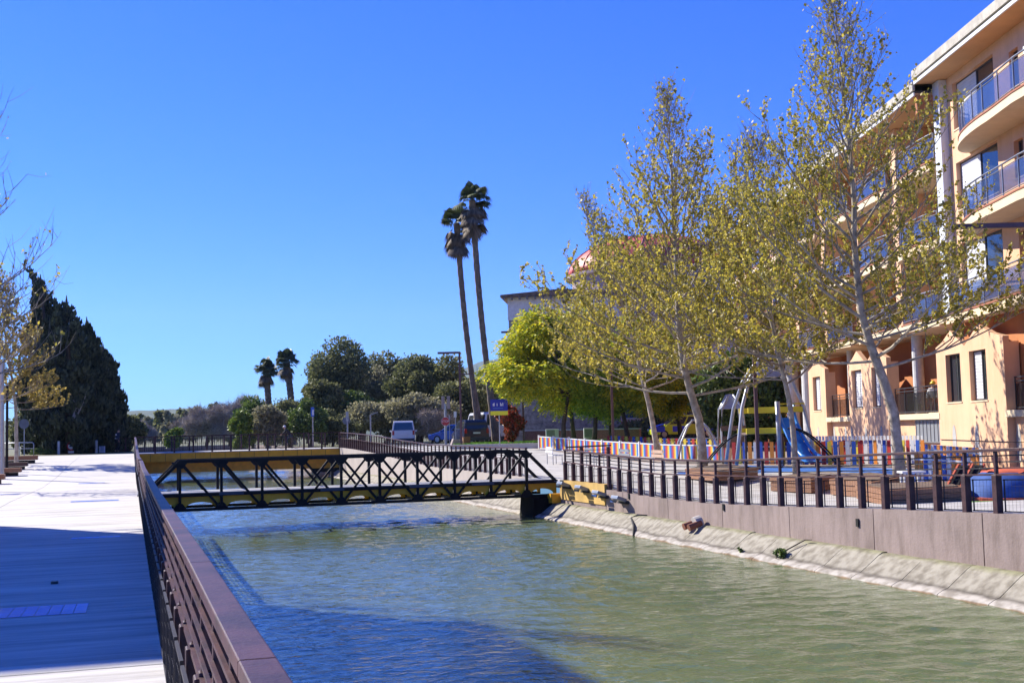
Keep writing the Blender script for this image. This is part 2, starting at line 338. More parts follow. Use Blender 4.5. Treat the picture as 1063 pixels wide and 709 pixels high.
# ------------------------------------------------------------------ railings
def post_mesh():
    b = MB()
    b.box((0,0,.33), (.118,.115,.66)); b.box((0,0,.665), (.08,.07,.03)); b.box((0,0,.86), (.06,.052,.36))
    return b
def make_rail(label, y0, y1, X, H, group, sp=.78, side=1, wide=.10):
    mid = (y0+y1)/2
    t = empty('railing', (X(mid), mid, H(mid)), label, 'railing', group)
    n = int(round((y1-y0)/sp)); ys = [y0+(y1-y0)*i/n for i in range(n+1)]
    proto = None
    for y in ys[:100]:
        if proto is None:
            proto = post_mesh().build('post', M_rail, t, bevel=.008); o = proto
        else: o = part_copy(proto, t)
        o.location = (X(y)-t.location.x, y-t.location.y, H(y)-t.location.z)
    cuts = [y0-.05]+[P for P in (10,15,16,23,30,38,50,56,58,63,70,78) if y0 < P < y1]+[y1+.05]
    def run(z, w, h, dx=0):
        b = MB()
        for a, c in zip(cuts, cuts[1:]): b.bar((X(a)+dx, a, H(a)+z), (X(c)+dx, c, H(c)+z), w, h)
        return b
    r = MB(); jy = [y0-.05]
    while jy[-1]+2.64 < y1: jy.append(jy[-1]+2.64)
    jy.append(y1+.05)
    for a0, c0 in zip(jy, jy[1:]):
        cc = [a0+.003]+[q for q in cuts[1:-1] if a0+.05 < q < c0-.05]+[c0-.003]
        for a, c in zip(cc, cc[1:]): r.bar((X(a), a, H(a)+1.06), (X(c), c, H(c)+1.06), wide, .05)
    r.build('top_rail', M_rail, t, world=True, bevel=.006)
    for z in (.75, .85, .95): run(z+.02, .02 if side > 0 else .016, .022 if side > 0 else .016, side*.035).build('bar', M_dark if side > 0 else M_rail, t, world=True)
    run(.665, .075, .03).build('middle_rail', M_rail, t, world=True)
    # mesh panels between the lower posts, with a thin black frame
    for i in range(0, len(ys)-1):
        if i >= 100: break
        a, c = ys[i], ys[i+1]
        b = MB(); dx = side*.075
        for zz in (.58, .07): b.bar((X(a)+dx,a+.06,H(a)+zz), (X(c)+dx,c-.06,H(c)+zz), .018, .018)
        for yy in (a+.085, c-.085): b.bar((X(yy)+dx,yy,H(yy)+.07), (X(yy)+dx,yy,H(yy)+.58), .018, .018)
        if y0 < 30:
            k = 7
            for j in range(1, k):
                yy = a+.085+(c-a-.17)*j/k; b.bar((X(yy)+dx,yy,H(yy)+.07), (X(yy)+dx,yy,H(yy)+.58), .0025, .0025)
            for j in range(1, 5):
                zz = .07+.51*j/5; b.bar((X(a)+dx,a+.085,H(a)+zz), (X(c)+dx,c-.085,H(c)+zz), .0025, .0025)
        b.build('mesh_panel', M_dark, t, world=True)
    return t
make_rail('long mauve brown steel railing beside the playground on top of the right canal wall', 8, 37.4, lambda y: XR, HR, 'canal railings')
make_rail('right bank railing from the truss bridge rising to the far yellow bridge', 41.6, 83.7, lambda y: XR, HR, 'canal railings')
make_rail('brown steel railing running from the camera along the left promenade', .6, 38.2, XL, HL, 'canal railings', side=-1, wide=.10)
make_rail('left promenade railing beyond the truss bridge, rising to the yellow bridge', 41.2, 83.7, XL, HL, 'canal railings', side=-1, wide=.11)
# short returns of railing at the right end of the truss bridge
t = empty('railing', (14.1, 37.6, 0), 'short gate railing turning inward at the right end of the truss bridge', 'railing')
for x in (13.95, 14.9): MB().bb(x-.05, x+.05, 37.55, 37.65, -.1, 1.04).build('post', M_rail, t, world=True)
MB().bar((13.4,37.6,1.06), (15,37.6,1.085), .08, .05).build('top_rail', M_rail, t, world=True)
b = MB()
for z in (.75,.85,.95,.6,.1): b.bar((13.4,37.6,z), (15,37.6,z), .02, .02)
b.build('bar', M_dark, t, world=True)

# ------------------------------------------------------------------ truss footbridge
t = empty('truss_footbridge', (6.7, 39.5, 0), 'black steel truss footbridge with yellow arched webs under its deck, crossing the canal', 'bridge')
XS = [1.15+i*1.24 for i in range(10)]
ZB, ZD, ZT = -.53, -.08, .95
for Y, nm in ((38.5, 'near'), (40.4, 'far')):
    b = MB(); b.bar((XS[0]-.03,Y,ZT), (XS[-1]+.03,Y,ZT), .10, .10); o = b.build('top_chord', M_truss, t, world=True)
    b = MB(); b.bar((-.1,Y,ZB), (13.4,Y,ZB), .10, .09); b.build('bottom_chord', M_truss, t, world=True)
    b = MB(); b.bar((-.1,Y,ZD), (13.4,Y,ZD), .08, .10); b.build('deck_chord', M_truss, t, world=True)
    for i, x in enumerate(XS):
        MB().bar((x,Y,ZB), (x,Y,ZT), .085, .085).build('vertical', M_truss, t, world=True)
        b = MB(); b.prism([(x-.22,Y-.052,ZT-.05),(x+.22,Y-.052,ZT-.05),(x+.08,Y-.052,ZT-.22),(x-.08,Y-.052,ZT-.22)], None, (0,.104,0)); b.build('gusset', M_truss, t, world=True)
        b = MB(); b.prism([(x-.2,Y-.052,ZB+.04),(x-.07,Y-.052,ZB+.2),(x+.07,Y-.052,ZB+.2),(x+.2,Y-.052,ZB+.04)], None, (0,.104,0))
        b.build('gusset', M_truss, t, world=True)
    for i in range(9):
        xa, xb = XS[i], XS[i+1]
        if i <= 6: MB().bar((xa+.05,Y,ZT-.05), (xb-.05,Y,ZB+.05), .055, .075).build('diagonal', M_truss, t, world=True)
        if i >= 3: MB().bar((xb-.05,Y+.03,ZT-.05), (xa+.05,Y+.03,ZB+.05), .05, .07).build('diagonal', M_truss, t, world=True)
    for xa, xb in ((XS[0], .1), (XS[-1], 13.35)): MB().bar((xa,Y,ZT), (xb,Y,ZD), .09, .10).build('end_post', M_truss, t, world=True)
    # yellow arched webs
    for i in range(-1, 10):
        xa = XS[0]+1.24*i+.04; xb = xa+1.16
        if i == -1: xa = .0
        if i == 9: xb = 13.38
        yy = Y+.07 if nm == 'near' else Y-.11
        m = (xa+xb)/2; hw = (xb-xa)/2
        arc = [(m-hw*.80*cos(pi*k/10), yy, ZB+.03+.20*sin(pi*k/10)) for k in range(11)]
        top = [(xb, yy, ZB+.03), (xb, yy, ZD-.055), (xa, yy, ZD-.055), (xa, yy, ZB+.03)]
        MB().prism(arc+top, None, (0,.03,0)).build('arched_web', M_yel, t, world=True)
MB().bb(-.1, 13.4, 38.62, 40.28, ZD+.0, ZD+.07).build('deck', mat('deck_boards', (.42,.41,.40), .8, vs=6, stretch=(8,1,1)), t, world=True)
b = MB()
for x in XS: b.bb(x-.04, x+.04, 38.55, 40.35, ZB-.02, ZB+.06)
b.build('cross_beam', M_truss, t, world=True)
for x in (XS[4]-.3, XS[6]+.1, XS[8]-.3, XS[1]+.3): MB().box((x, 38.40, ZD+.02), (.75,.05,.10)).build('cable_tray', mat('dull_blue_steel', (.03,.045,.09), .5), t, world=True)

# ------------------------------------------------------------------ far road bridge
t = empty('road_bridge', (6.5, 85.5, .7), 'flat road bridge with a yellow side beam behind the truss footbridge', 'bridge')
b = MB(); b.bb(-.35, 13.25, 84.0, 91, .15, .70); b.build('edge_beam', M_yel, t, world=True)
b = MB(); b.bb(-.35, 13.25, 84.5, 90.5, -.62, .14); b.build('girder', mat('shaded_yellow_girder', (.85,.38,.02), .6, bump=.2), t, world=True)  # recessed lower girder: beam yellow darkened, its shade put into the colour
b = MB()
for i in range(15): b.bb(-.35+i*.97-.012, -.35+i*.97+.012, 83.985, 84.0, .16, .69)
b.build('joint', mat('beam_joint', (.16,.085,.01), .7), t, world=True)
b = MB(); b.bb(-.45, 13.3, 83.96, 91.1, .702, .745); b.build('deck', M_conc, t, world=True)
b = MB(); b.bb(11.6, 13.3, 84.6, 86.4, -.9, .12); b.build('abutment_shade', M_tyre, t, world=True)  # black box standing in for the shade at the right abutment
def bridge_rail(label, Y, dx0, dx1):
    t = empty('railing', ((dx0+dx1)/2, Y, .75), label, 'railing', 'bridge railings')
    n = 11
    for i in range(n+1):
        x = dx0+(dx1-dx0)*i/n
        MB().bb(x-.06, x+.06, Y-.03, Y+.03, .745, 1.80).build('post', M_rail, t, world=True)
        if i < n:
            b = MB(); xm = x+(dx1-dx0)/n
            for k in range(1, 9): xx = x+(xm-x)*k/9; b.bar((xx,Y,.84), (xx,Y,1.72), .014 if k != 4 else .04, .014)
            b.bar((x,Y,.86), (xm,Y,.86), .03, .03); b.bar((x,Y,1.62), (xm,Y,1.62), .03, .03)
            b.build('mesh_panel', M_dark, t, world=True)
    MB().bar((dx0-.1,Y,1.83), (dx1+.1,Y,1.83), .10, .06).build('top_rail', M_rail, t, world=True)
    return t
bridge_rail('near side railing of the yellow road bridge', 84.05, -.3, 13.25)
bridge_rail('far side railing of the road bridge', 90.9, -.3, 13.25)

# ------------------------------------------------------------------ apartment building
A = atan(92.5/FPX)*0+radians(15.94)
T = empty('apartment_building', (17*cos(A), -17*sin(A), 0), 'peach coloured apartment block with curved blue glass balconies and peaked panels on its ground floor', 'building', rz=-A)
M_peach = mat('peach_render', (.78,.48,.29), .85, var=.05, vs=1.0, bump=.12, bs=40, dirt=(.9, .10, (1, 2, .4)))
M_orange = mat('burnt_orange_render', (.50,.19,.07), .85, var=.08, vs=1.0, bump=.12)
M_cream = mat('cream_trim', (.72,.58,.38), .8, var=.05, vs=2)
M_soffit = mat('eave_soffit', (.68,.40,.19), .8, var=.06, vs=1)
M_fascia = mat('roof_fascia', (.50,.46,.38), .8, var=.2, vs=2)
M_terr = mat('terracotta_edge', (.38,.14,.08), .8)
M_bframe = mat('dark_window_frame', (.05,.05,.055), .4)
M_shut = mat('white_shutter', (.62,.63,.66), .6, var=.05)
M_ralgrey = mat('balcony_rail_metal', (.25,.27,.31), .35, metal=.5)
def wall_open(name, x0, x1, y0, y1, z0, z1, ops, m):
    ysx = sorted({y0, y1, *[o[0] for o in ops], *[o[1] for o in ops]}); b = MB()
    for a, c in zip(ysx, ysx[1:]):
        zs = [(o[2], o[3]) for o in ops if o[0] <= a and o[1] >= c]; zs.sort(); z = z0
        for p, q in zs:
            if p > z: b.bb(x0, x1, a, c, z, p)
            z = q
        if z < z1: b.bb(x0, x1, a, c, z, z1)
    return b.build(name, m, T)
def win(y0, y1, z0, z1, x=.16, shutter=0, split=True):
    b = MB(); f = .05
    b.bb(x,x+.05,y0,y0+f,z0,z1); b.bb(x,x+.05,y1-f,y1,z0,z1); b.bb(x,x+.05,y0+f,y1-f,z0,z0+f); b.bb(x,x+.05,y0+f,y1-f,z1-f,z1)
    if split: b.bb(x,x+.05,(y0+y1)/2-.03,(y0+y1)/2+.03,z0+f,z1-f)
    o = b.build('window', M_bframe, T)
    MB().bb(x+.03,x+.04,y0+f,y1-f,z0+f,z1-f).build('pane', M_glassd, o)
    if shutter:
        b = MB(); a, c = (y0+f, (y0+y1)/2) if shutter == 1 else ((y0+y1)/2, y1-f)
        if shutter == 3: a, c = y0+f, y1-f
        n = 14
        for k in range(n): zz = z0+f+(z1-z0-2*f)*k/n; b.bb(x+.005, x+.025, a, c, zz+.01, zz+(z1-z0-2*f)/n)
        b.build('shutter', M_shut, o)
    MB().bb(-.03 if x > 0 else -.29, x, y0-.03, y1+.03, z0-.05, z0-.001).build('sill', M_cream, o)
    return o
FL = [5.45, 8.35, 11.25]
# section near the camera (local y 28..43.2)
ops = []
for fz in FL: ops += [(38.75, 42.25, fz+.75, fz+2.45), (36.9, 37.55, fz+.9, fz+2.1), (31.5, 34.5, fz+.05, fz+2.3)]
wall_open('upper_wall', 0, .3, 28, 43.2, 5.45, 14.05, ops, M_peach)
for k, fz in enumerate(FL):
    win(38.75, 42.25, fz+.75, fz+2.45, shutter=2); win(36.9, 37.55, fz+.9, fz+2.1, split=False); win(31.5, 34.5, fz+.05, fz+2.3, shutter=1)
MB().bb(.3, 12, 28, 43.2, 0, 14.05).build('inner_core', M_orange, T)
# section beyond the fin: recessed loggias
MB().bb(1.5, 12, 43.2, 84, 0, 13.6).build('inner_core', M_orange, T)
bays = [(43.6, 48.3), (49.0, 53.7), (54.4, 59.1), (59.8, 64.5), (65.2, 69.9), (70.6, 75.3), (76, 80.7)]
for (a, c) in bays:
    MB().bb(-.05, 1.5, c+.001, c+.699, 5.45, 13.6).build('pier', M_peach, T)
    for fz in FL:
        o = win(a+.4, a+2.6, fz+.02, fz+2.2, x=1.40, shutter=2)
        o = win(a+3.2, a+4.3, fz+.9, fz+2.1, x=1.40, shutter=3, split=False)
def slab_and_rail(curve, z, back, hgt=1.0):
    # curve: outer edge points (x,y), from far end to near end
    poly = [(x, y, z-.28) for x, y in curve]+[(back, curve[-1][1], z-.28), (back, curve[0][1], z-.28)]
    s = MB().prism(poly, None, (0, 0, .23)).build('balcony_slab', M_cream, T)
    poly = [(x-.03, y, z-.05) for x, y in curve]+[(back, curve[-1][1], z-.05), (back, curve[0][1], z-.05)]
    MB().prism(poly, None, (0, 0, .05)).build('edge_tiles', M_terr, s)
    poly = [(x-.05 if x < back-.1 else x, y, z-.36) for x, y in curve]+[(back, curve[-1][1], z-.36), (back, curve[0][1], z-.36)]
    MB().prism(poly, None, (0, 0, .075)).build('lower_moulding', M_cream, s)
    r = MB()
    pts = [(x+.06, y, 0) for x, y in curve]
    r.tube([(x, y, z+hgt) for x, y, _ in pts], .03, 8)
    r.tube([(x, y, z+.09) for x, y, _ in pts], .018, 6); r.tube([(x, y, z+hgt-.13) for x, y, _ in pts], .015, 6)
    acc = 0; last = pts[0]
    for q in pts:
        acc += (Vector(q)-Vector(last)).length; last = q
        if acc > .85 or q is pts[0]: r.bar((q[0], q[1], z), (q[0], q[1], z+hgt), .035, .035); acc = 0
    o = r.build('balcony_rail', M_ralgrey, T)
    g = MB()
    for p, q in zip(pts, pts[1:]):
        g.bar((p[0]+.012,p[1],z+.49), (q[0]+.012,q[1],z+.49), .012, .72)
    g.build('glass_panel', M_glassb, o)
for i, fz in enumerate(FL):
    cur = [(-.02, 41.0)]+[(-1.2*sin(pi/2*k/14), 36.6+4.4*cos(pi/2*k/14)) for k in range(1, 15)]+[(-1.25, 35.8), (-1.34, 34.5), (-1.3, 33), (-1.15, 31), (-.8, 29.5), (-.02, 28.3)]
    if i == 0: cur = [(-.30, 43.1), (-.32, 42.2), (-.36, 41), (-.45, 39.5), (-.6, 38), (-.8, 36), (-.9, 33), (-.8, 30.5), (-.02, 28.3)]
    slab_and_rail(cur, fz, .0)
    for (a, c) in bays:
        yy = [(-.06, c), (-.28, c-.4), (-.42, c-1.1), (-.46, c-2.0), (-.46, a+1.2), (-.40, a+.5), (-.33, a)]
        slab_and_rail(yy, fz, 1.5)
# roof: soffit, fascia and gutter for both sections
def roof(y0, y1, z, out, name, ends=True):
    o = MB().bb(-out, 12, y0, y1, z, z+.08).build('eave_soffit', M_soffit, T)
    f = MB(); f.bb(-out-.06, -out, y0-.02, y1+.02, z-.02, z+.10); f.build('gutter_edge', M_white, T)
    f = MB(); f.bb(-out-.10, -out-.01, y0-.05, y1+.05, z+.17, z+.50); f.bb(-out, 12, y1, y1+.05, z+.09, z+.5); f.build('fascia', M_fascia, T)
    f = MB(); f.bb(-out-.02, 12, y0, y1, z+.085, z+.17); f.build('dark_gap', M_bframe, T)
    f = MB(); f.add([(-out-.1,y0,z+.5),(-out-.1,y1,z+.5),(5,y1,z+1.2),(5,y0,z+1.2),(12,y0,z+.5),(12,y1,z+.5)], [(0,1,2,3),(3,2,5,4),(0,3,4),(1,5,2)]); f.build('roof_covering', M_fascia, T)
roof(26, 43.3, 14.02, .95, 'a'); roof(43.36, 85, 13.62, .95, 'b')
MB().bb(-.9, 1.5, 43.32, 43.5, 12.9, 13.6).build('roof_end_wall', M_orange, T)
MB().bb(-.30, -.005, 42.75, 43.35, 5.5, 14.0).build('white_fin', mat('white_fin_paint', (.62,.66,.74), .7, var=.03), T)
# ground floor
def ledge(y0, y1):
    MB().bb(-.28, .2, y0, y1, 1.70, 1.92).build('ledge', M_cream, T)
def panel(y0, y1, wins, peaks, near=False):
    # peaked facade panel, its outline carries one gable over each window
    zs = 4.33
    xs = [y0]+peaks+[y1]
    wall_open('peaked_panel_wall', -.26, .25, y0, y1, 0, 4.15, [(a, c, 2.29, 4.0) for a, c in wins], M_peach)
    prof = [(y0, 4.151)]; prof.append((y0, zs))
    for k, pk in enumerate(peaks):
        if k == 0: prof += [(y0+(pk-y0)*.45, zs+.17)]
        prof.append((pk, 4.86))
        if k < len(peaks)-1: prof.append(((pk+peaks[k+1])/2, 4.22))
    prof += [(y1-(y1-peaks[-1])*.45, zs+.17), (y1, zs), (y1, 4.151)]
    MB().prism([(-.26, y, z) for y, z in prof], None, (.20, 0, 0)).build('gable_top', M_peach, T)
    for k, (a, c) in enumerate(wins): win(a, c, 2.29, 4.0, x=-.10, shutter=(0 if near and k == 1 else (2 if near else 3)))
panel(38.55, 44.4, [(39.95, 41.35), (42.15, 43.5)], [40.5, 42.95], True)
panel(50.0, 55.4, [(50.9, 52.0), (53.4, 54.85)], [51.4, 54.0])
panel(59.2, 62.3, [(60.1, 61.5)], [60.8])
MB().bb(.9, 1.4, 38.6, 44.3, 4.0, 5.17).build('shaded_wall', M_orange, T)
def loggia(y0, y1, cols, far_wall=1.5):
    wall_open('loggia_parapet_wall', .0, .25, y0, y1, 0, 1.9, [], M_peach)
    ledge(y0-.1, y1+.1)
    MB().bb(.25, far_wall, y0, y1, 1.75, 1.9).build('loggia_floor', M_cream, T)
    r = MB(); 
    for z in (2.0, 2.85, 2.98): r.bar((.05,y0,z), (.05,y1,z), .03, .04)
    k = max(2, int((y1-y0)/1.1))
    for i in range(k+1): yy = y0+.03+(y1-y0-.06)*i/k; r.bar((.05,yy,1.9), (.05,yy,2.98), .03, .03)
    o = r.build('loggia_rail', M_bframe, T)
    MB().bar((.08,y0,2.4), (.08,y1,2.4), .01, .76).build('glass_panel', glass('smoked_glass', (.03,.03,.035), alpha=.5), o)
    for yc, rr in cols: MB().lathe([(rr,1.9),(rr,5.17)], (.55,yc,0), 16).build('column', mat('white_column', (.6,.6,.6), .7), T)
    win(y0+.3, y0+1.6, 1.95, 4.1, x=far_wall-.12); 
loggia(44.42, 49.98, [(48.55, .22)]); loggia(55.42, 59.18, [(57.6, .16)]); loggia(31.5, 38.53, [(33.5, .2)])
MB().bb(-.06, -.005, 44.3, 47.4, .85, 1.66).build('vent_grille', mat('vent_metal', (.35,.37,.40), .4, metal=.4, vs=20, stretch=(1,6,.2)), T)
b = MB()
for k in range(9): b.bb(-.085, -.062, 44.3+k*.385, 44.33+k*.385, .83, 1.68)
b.bb(-.085, -.062, 44.3, 47.4, .80, .849); b.bb(-.085, -.062, 44.3, 47.4, 1.661, 1.70); b.build('grille_bars', M_grey, T)
for yc in (62.3, 64.6, 68, 72, 76): MB().lathe([(.36,0),(.36,5.17)], (.35,yc,0), 18).build('column', mat('white_column', (.6,.6,.6), .7), T)
for yc in (36.3, 38.35, 41.0, 43.0, 51.0, 53.1, 55.2, 57.0, 58.9, 60.8):
    MB().prism([((-.272 if (38.55<yc<44.4 or 50<yc<55.4 or 59.2<yc<62.3) else -.012), yc+.17*sin(2*pi*k/20), .85+.62*cos(2*pi*k/20)) for k in range(20)], None, (.010, 0, 0)).build('wall_ellipse', mat('grey_ellipse', (.45,.44,.42), .8), T)
MB().bb(-.33, 1.5, 43.3, 85, 5.17, 5.4).build('first_floor_edge', M_cream, T)
MB().tube([(-.285, 28, .93), (-.285, 38, .90), (-.285, 44.3, .94)], .012, 5).build('cable', M_truss, T)
for (y, z) in ((36.2, 13.0), (36.2, 10.1)):
    MB().bb(-.12, -.003, y-.08, y+.08, z-.13, z+.13).build('wall_lamp', M_white, T)

# ------------------------------------------------------------------ apartment block on the left, beyond the frame: it throws the shade over the promenade
TL = empty('apartment_block', (-9.5, 32, 0), 'plain five storey peach block left of the promenade, its shade falling across the path', 'building')
MB().bb(-24, -9.5, 28.4, 37, -.15, 14.8).build('wall', M_peach, TL, world=True)
for i in range(5):
    for j in range(3):
        b = MB(); y = 29.3+j*2.6; z = .9+i*2.85
        b.bb(-9.497, -9.44, y, y+1.3, z, z+1.5); o = b.build('window', M_bframe, TL, world=True)
        MB().bb(-9.438, -9.43, y+.08, y+1.22, z+.08, z+1.42).build('pane', M_glassd, o, world=True)
MB().bb(-24.4, -9.2, 28.1, 37.3, 14.8, 15.2).build('roof', M_fascia, TL, world=True)

#__PART2__
# ------------------------------------------------------------------ vegetation
def np_mesh(name, V, F, m, parent, world=True):
    V = np.asarray(V, dtype=np.float32); F = np.asarray(F, dtype=np.int32)
    if world:
        M = Matrix.Identity(4); q = parent
        while q is not None: M = Matrix.LocRotScale(q.location, q.rotation_euler, q.scale) @ M; q = q.parent
        V = V-np.array(M.translation, dtype=np.float32)
    me = bpy.data.meshes.new(name); me.vertices.add(len(V)); me.vertices.foreach_set('co', V.ravel())
    k = F.shape[1]; me.loops.add(F.size); me.loops.foreach_set('vertex_index', F.ravel()); me.polygons.add(len(F))
    me.polygons.foreach_set('loop_start', np.arange(0, F.size, k, dtype=np.int32)); me.polygons.foreach_set('loop_total', np.full(len(F), k, dtype=np.int32))
    me.update(calc_edges=True); me.materials.append(m)
    o = bpy.data.objects.new(name, me); COL.objects.link(o); o.parent = parent; return o
def leaf_quads(P, D, size, elong, rs):
    # P centres, D long-axis directions
    n = len(P); D = D/np.linalg.norm(D, axis=1)[:, None]; r = rs.normal(size=(n, 3)); S = np.cross(D, r); S /= (np.linalg.norm(S, axis=1)[:, None]+1e-6)
    s = size*rs.uniform(.6, 1.3, n)[:, None]
    a = D*s*elong*.5; b = S*s*.5
    V = np.stack([P-a, P+b-a*.15, P+a, P-b-a*.15], 1).reshape(-1, 3)
    F = np.arange(4*n).reshape(n, 4); return V, F
def clump_pts(cl, n, rs, shell=.55):
    cl = np.array(cl, dtype=float); w = cl[:, 3]*cl[:, 4]*cl[:, 5]; w = w**.7; w /= w.sum()
    idx = rs.choice(len(cl), n, p=w); d = rs.normal(size=(n, 3)); d /= np.linalg.norm(d, axis=1)[:, None]
    r = (shell+(1-shell)*rs.uniform(0, 1, n)**.6)[:, None]*rs.normal(1, .09, n)[:, None]
    return cl[idx, :3]+d*r*cl[idx, 3:6], d
M_lf = {
 'plane': mat('plane_leaves', (.60,.48,.07), .5, island=2, col2=(.22,.22,.04), trans=.5),
 'plane2': mat('young_plane_leaves', (.62,.45,.10), .55, island=2, col2=(.16,.15,.03), trans=.3),
 'mimosa': mat('feathery_yellow_leaves', (.72,.62,.03), .55, island=2, col2=(.18,.30,.03), trans=.5),
 'mimosa2': mat('feathery_green_leaves', (.52,.62,.06), .55, island=2, col2=(.14,.27,.04), trans=.55),
 'cypress': mat('cypress_foliage', (.085,.10,.045), .8, island=2, col2=(.018,.028,.015), trans=.1),
 'dark': mat('dark_evergreen_leaves', (.25,.25,.10), .7, island=2, col2=(.06,.075,.025), trans=.35),
 'pine': mat('pine_needles', (.24,.25,.10), .7, island=2, col2=(.05,.07,.03), trans=.35),
 'olive': mat('olive_grey_leaves', (.40,.37,.21), .7, island=2, col2=(.13,.13,.07), trans=.35),
 'green': mat('fresh_green_leaves', (.20,.28,.05), .6, island=2, col2=(.04,.07,.02), trans=.2),
 'lime': mat('lime_green_leaves', (.28,.36,.05), .6, island=2, col2=(.10,.16,.02), trans=.2),
 'bare': mat('bare_grey_twigs', (.46,.40,.33), .9, island=2, col2=(.24,.20,.16)),
 'red': mat('red_photinia_leaves', (.42,.05,.025), .5, island=2, col2=(.06,.06,.02), trans=.2),
 'palm': mat('palm_fronds', (.11,.14,.05), .5, island=2, col2=(.035,.05,.02), trans=.1),
 'dry': mat('dry_palm_fronds', (.22,.16,.10), .8, island=2, col2=(.09,.065,.045)),
}
def interp(path, t):
    L = [0]
    for a, c in zip(path, path[1:]): L.append(L[-1]+(Vector(c)-Vector(a)).length)
    d = t*L[-1]
    for i in range(len(path)-1):
        if d <= L[i+1] or i == len(path)-2: return Vector(path[i]).lerp(Vector(path[i+1]), (d-L[i])/(L[i+1]-L[i]))
def plane_tree(label, group, path, r0, R, t0, nb, seed, nleaf, lsize=.13, leafm='plane', bark=None, prof=None, vis_up=.35, nsub=9, low=28, twigthick=.006, twl=.75):
    rr = random.Random(seed); rs = np.random.RandomState(seed); base = Vector(path[0])
    t = empty('plane_tree', base, label, 'tree', group)
    bark = bark or M_bark
    tr = MB(); N = 14
    pts = []
    for i in range(N+1):
        q = interp(path, i/N); 
        if 0 < i < N: q += Vector((rr.uniform(-1,1), rr.uniform(-1,1), 0))*r0*.22
        pts.append(q)
    rad = lambda u: max(.012, r0*(1-u)**.9*(1+.35*max(0, .06-u)/.06))
    tr.tube(pts, [rad(i/N) for i in range(N+1)], 10)
    tw = MB(); sb = MB(); LP = []; LD = []
    def grow(p0, d0, L, r, k, up, wob):
        pts = [p0]; d = d0.normalized()
        for i in range(k):
            d = (d+Vector((0,0,1))*up/k+Vector((rr.gauss(0,1), rr.gauss(0,1), rr.gauss(0,.6)))*wob).normalized()
            pts.append(pts[-1]+d*L/k)
        return pts
    for i in range(nb):
        u = t0+(1-t0)*(i+.5*rr.random())/nb*.97; p0 = interp(path, u); v = (u-t0)/(1-t0)
        R_ = (prof(v) if prof else R*(1-v)**.75+.5)*rr.uniform(.75, 1.12)
        az = i*2.39996+rr.uniform(-.4,.4); el = radians(low-22+62*min(1, v*1.3)+rr.uniform(-10,10))
        d = Vector((cos(az)*cos(el), sin(az)*cos(el), sin(el)))
        r = min(rad(u)*.5, .012+R_*.0095)
        L = R_*1.35
        bp = grow(p0, d, L, r, 7, .25+.85*v, .07)
        (tr if r > .042 else sb).tube(bp, [r*(1-.88*j/7) for j in range(8)], 6, cap=False)
        ns = max(4, int(nsub*(.5+R_/R*.9)))
        for j in range(ns):
            s = .22+.78*(j+rr.random())/ns; q = interp(bp, min(s, 1)); L2 = L*.42*(1.15-s)*rr.uniform(.7, 1.3)+.35
            dd = (bp[min(7, int(s*7)+1)]-bp[min(6, int(s*7))]).normalized() if s < 1 else Vector((0,0,1))
            side = dd.cross(Vector((0,0,1))).normalized()*(1 if j % 2 else -1)
            d2 = dd*.7+side*rr.uniform(.4,.95)+Vector((0,0,rr.uniform(-.2,.6)))
            sp = grow(q, d2, L2, 0, 4, .55, .09); r2 = max(.009, r*(1-s)*.5+.004)
            sb.tube(sp, [r2, r2*.85, r2*.65, r2*.5, r2*.3], 4, cap=False)
            nt_ = max(2, int(L2/(.24+.22*v)))
            for m in range(nt_):
                s3 = .15+.85*(m+rr.random())/nt_; q3 = interp(sp, min(1, s3)); L3 = rr.uniform(.35, 1)*twl
                d3 = Vector((rr.gauss(0,.7), rr.gauss(0,.7), rr.gauss(.45,.5)))+(sp[-1]-sp[0]).normalized()*.6
                tp = grow(q3, d3, L3, 0, 2, .5, .1)
                tw.tube(tp, [twigthick, twigthick*.8, twigthick*.4], 3, cap=False)
                LP.append((tp, u))
    tr.build('trunk', bark, t, world=True, smooth=True)
    sb.build('branches', M_branch, t, world=True)
    tw.build('twigs', M_twig, t, world=True)
    P = []; D = []; wts = np.array([max(.14, 1-1.15*max(0, (u-vis_up)/(1-vis_up))) for _, u in LP]); wts /= wts.sum()
    for k in rs.choice(len(LP), nleaf, p=wts):
        tp, u = LP[k]; s = rs.uniform(.1, 1); q = interp(tp, s); P.append(q+Vector(rs.normal(0, .03, 3))); D.append(rs.normal(size=3)+np.array((0,0,-.5)))
    V, F = leaf_quads(np.array([tuple(p) for p in P]), np.array(D), lsize, 1.25, rs)
    np_mesh('crown', V, F, M_lf[leafm], t)
    return t
# big plane trees of the right bank, foot and lean surveyed
D_A = 32.5; dA = lambda px, py, e=0: atD(px, py, D_A+e)
plane_tree('tall plane tree with a pale leaning trunk directly in front of the peach apartments', 'plane trees on the right bank',
  [Vector((*dA(934,490)[:2], -.05)), dA(930,440), dA(919,400), dA(906,362), dA(895,335), dA(889,270), dA(884,180), dA(874,80), dA(862,0)], .155, 3.5, .235, 64, 11, 22000, lsize=.078,
  prof=lambda v: 3.9*(1-v)**.80+.12)
D_B = 43
dB = lambda px, py: atD(px, py, D_B)
plane_tree('plane tree with a pale bent trunk rising from behind the rainbow striped fence', 'plane trees on the right bank',
  [Vector((*dB(729,484)[:2], -.05)), dB(728,450), dB(722,425), dB(716,405), dB(708,375), dB(703,300), dB(698,200), dB(692,100)], .165, 4.2, .20, 66, 23, 24000, lsize=.092, twigthick=.0075,
  prof=lambda v: 4.7*(1-v)**.95+.25)
D_C = 38
dC = lambda px, py: atD(px, py, D_C)
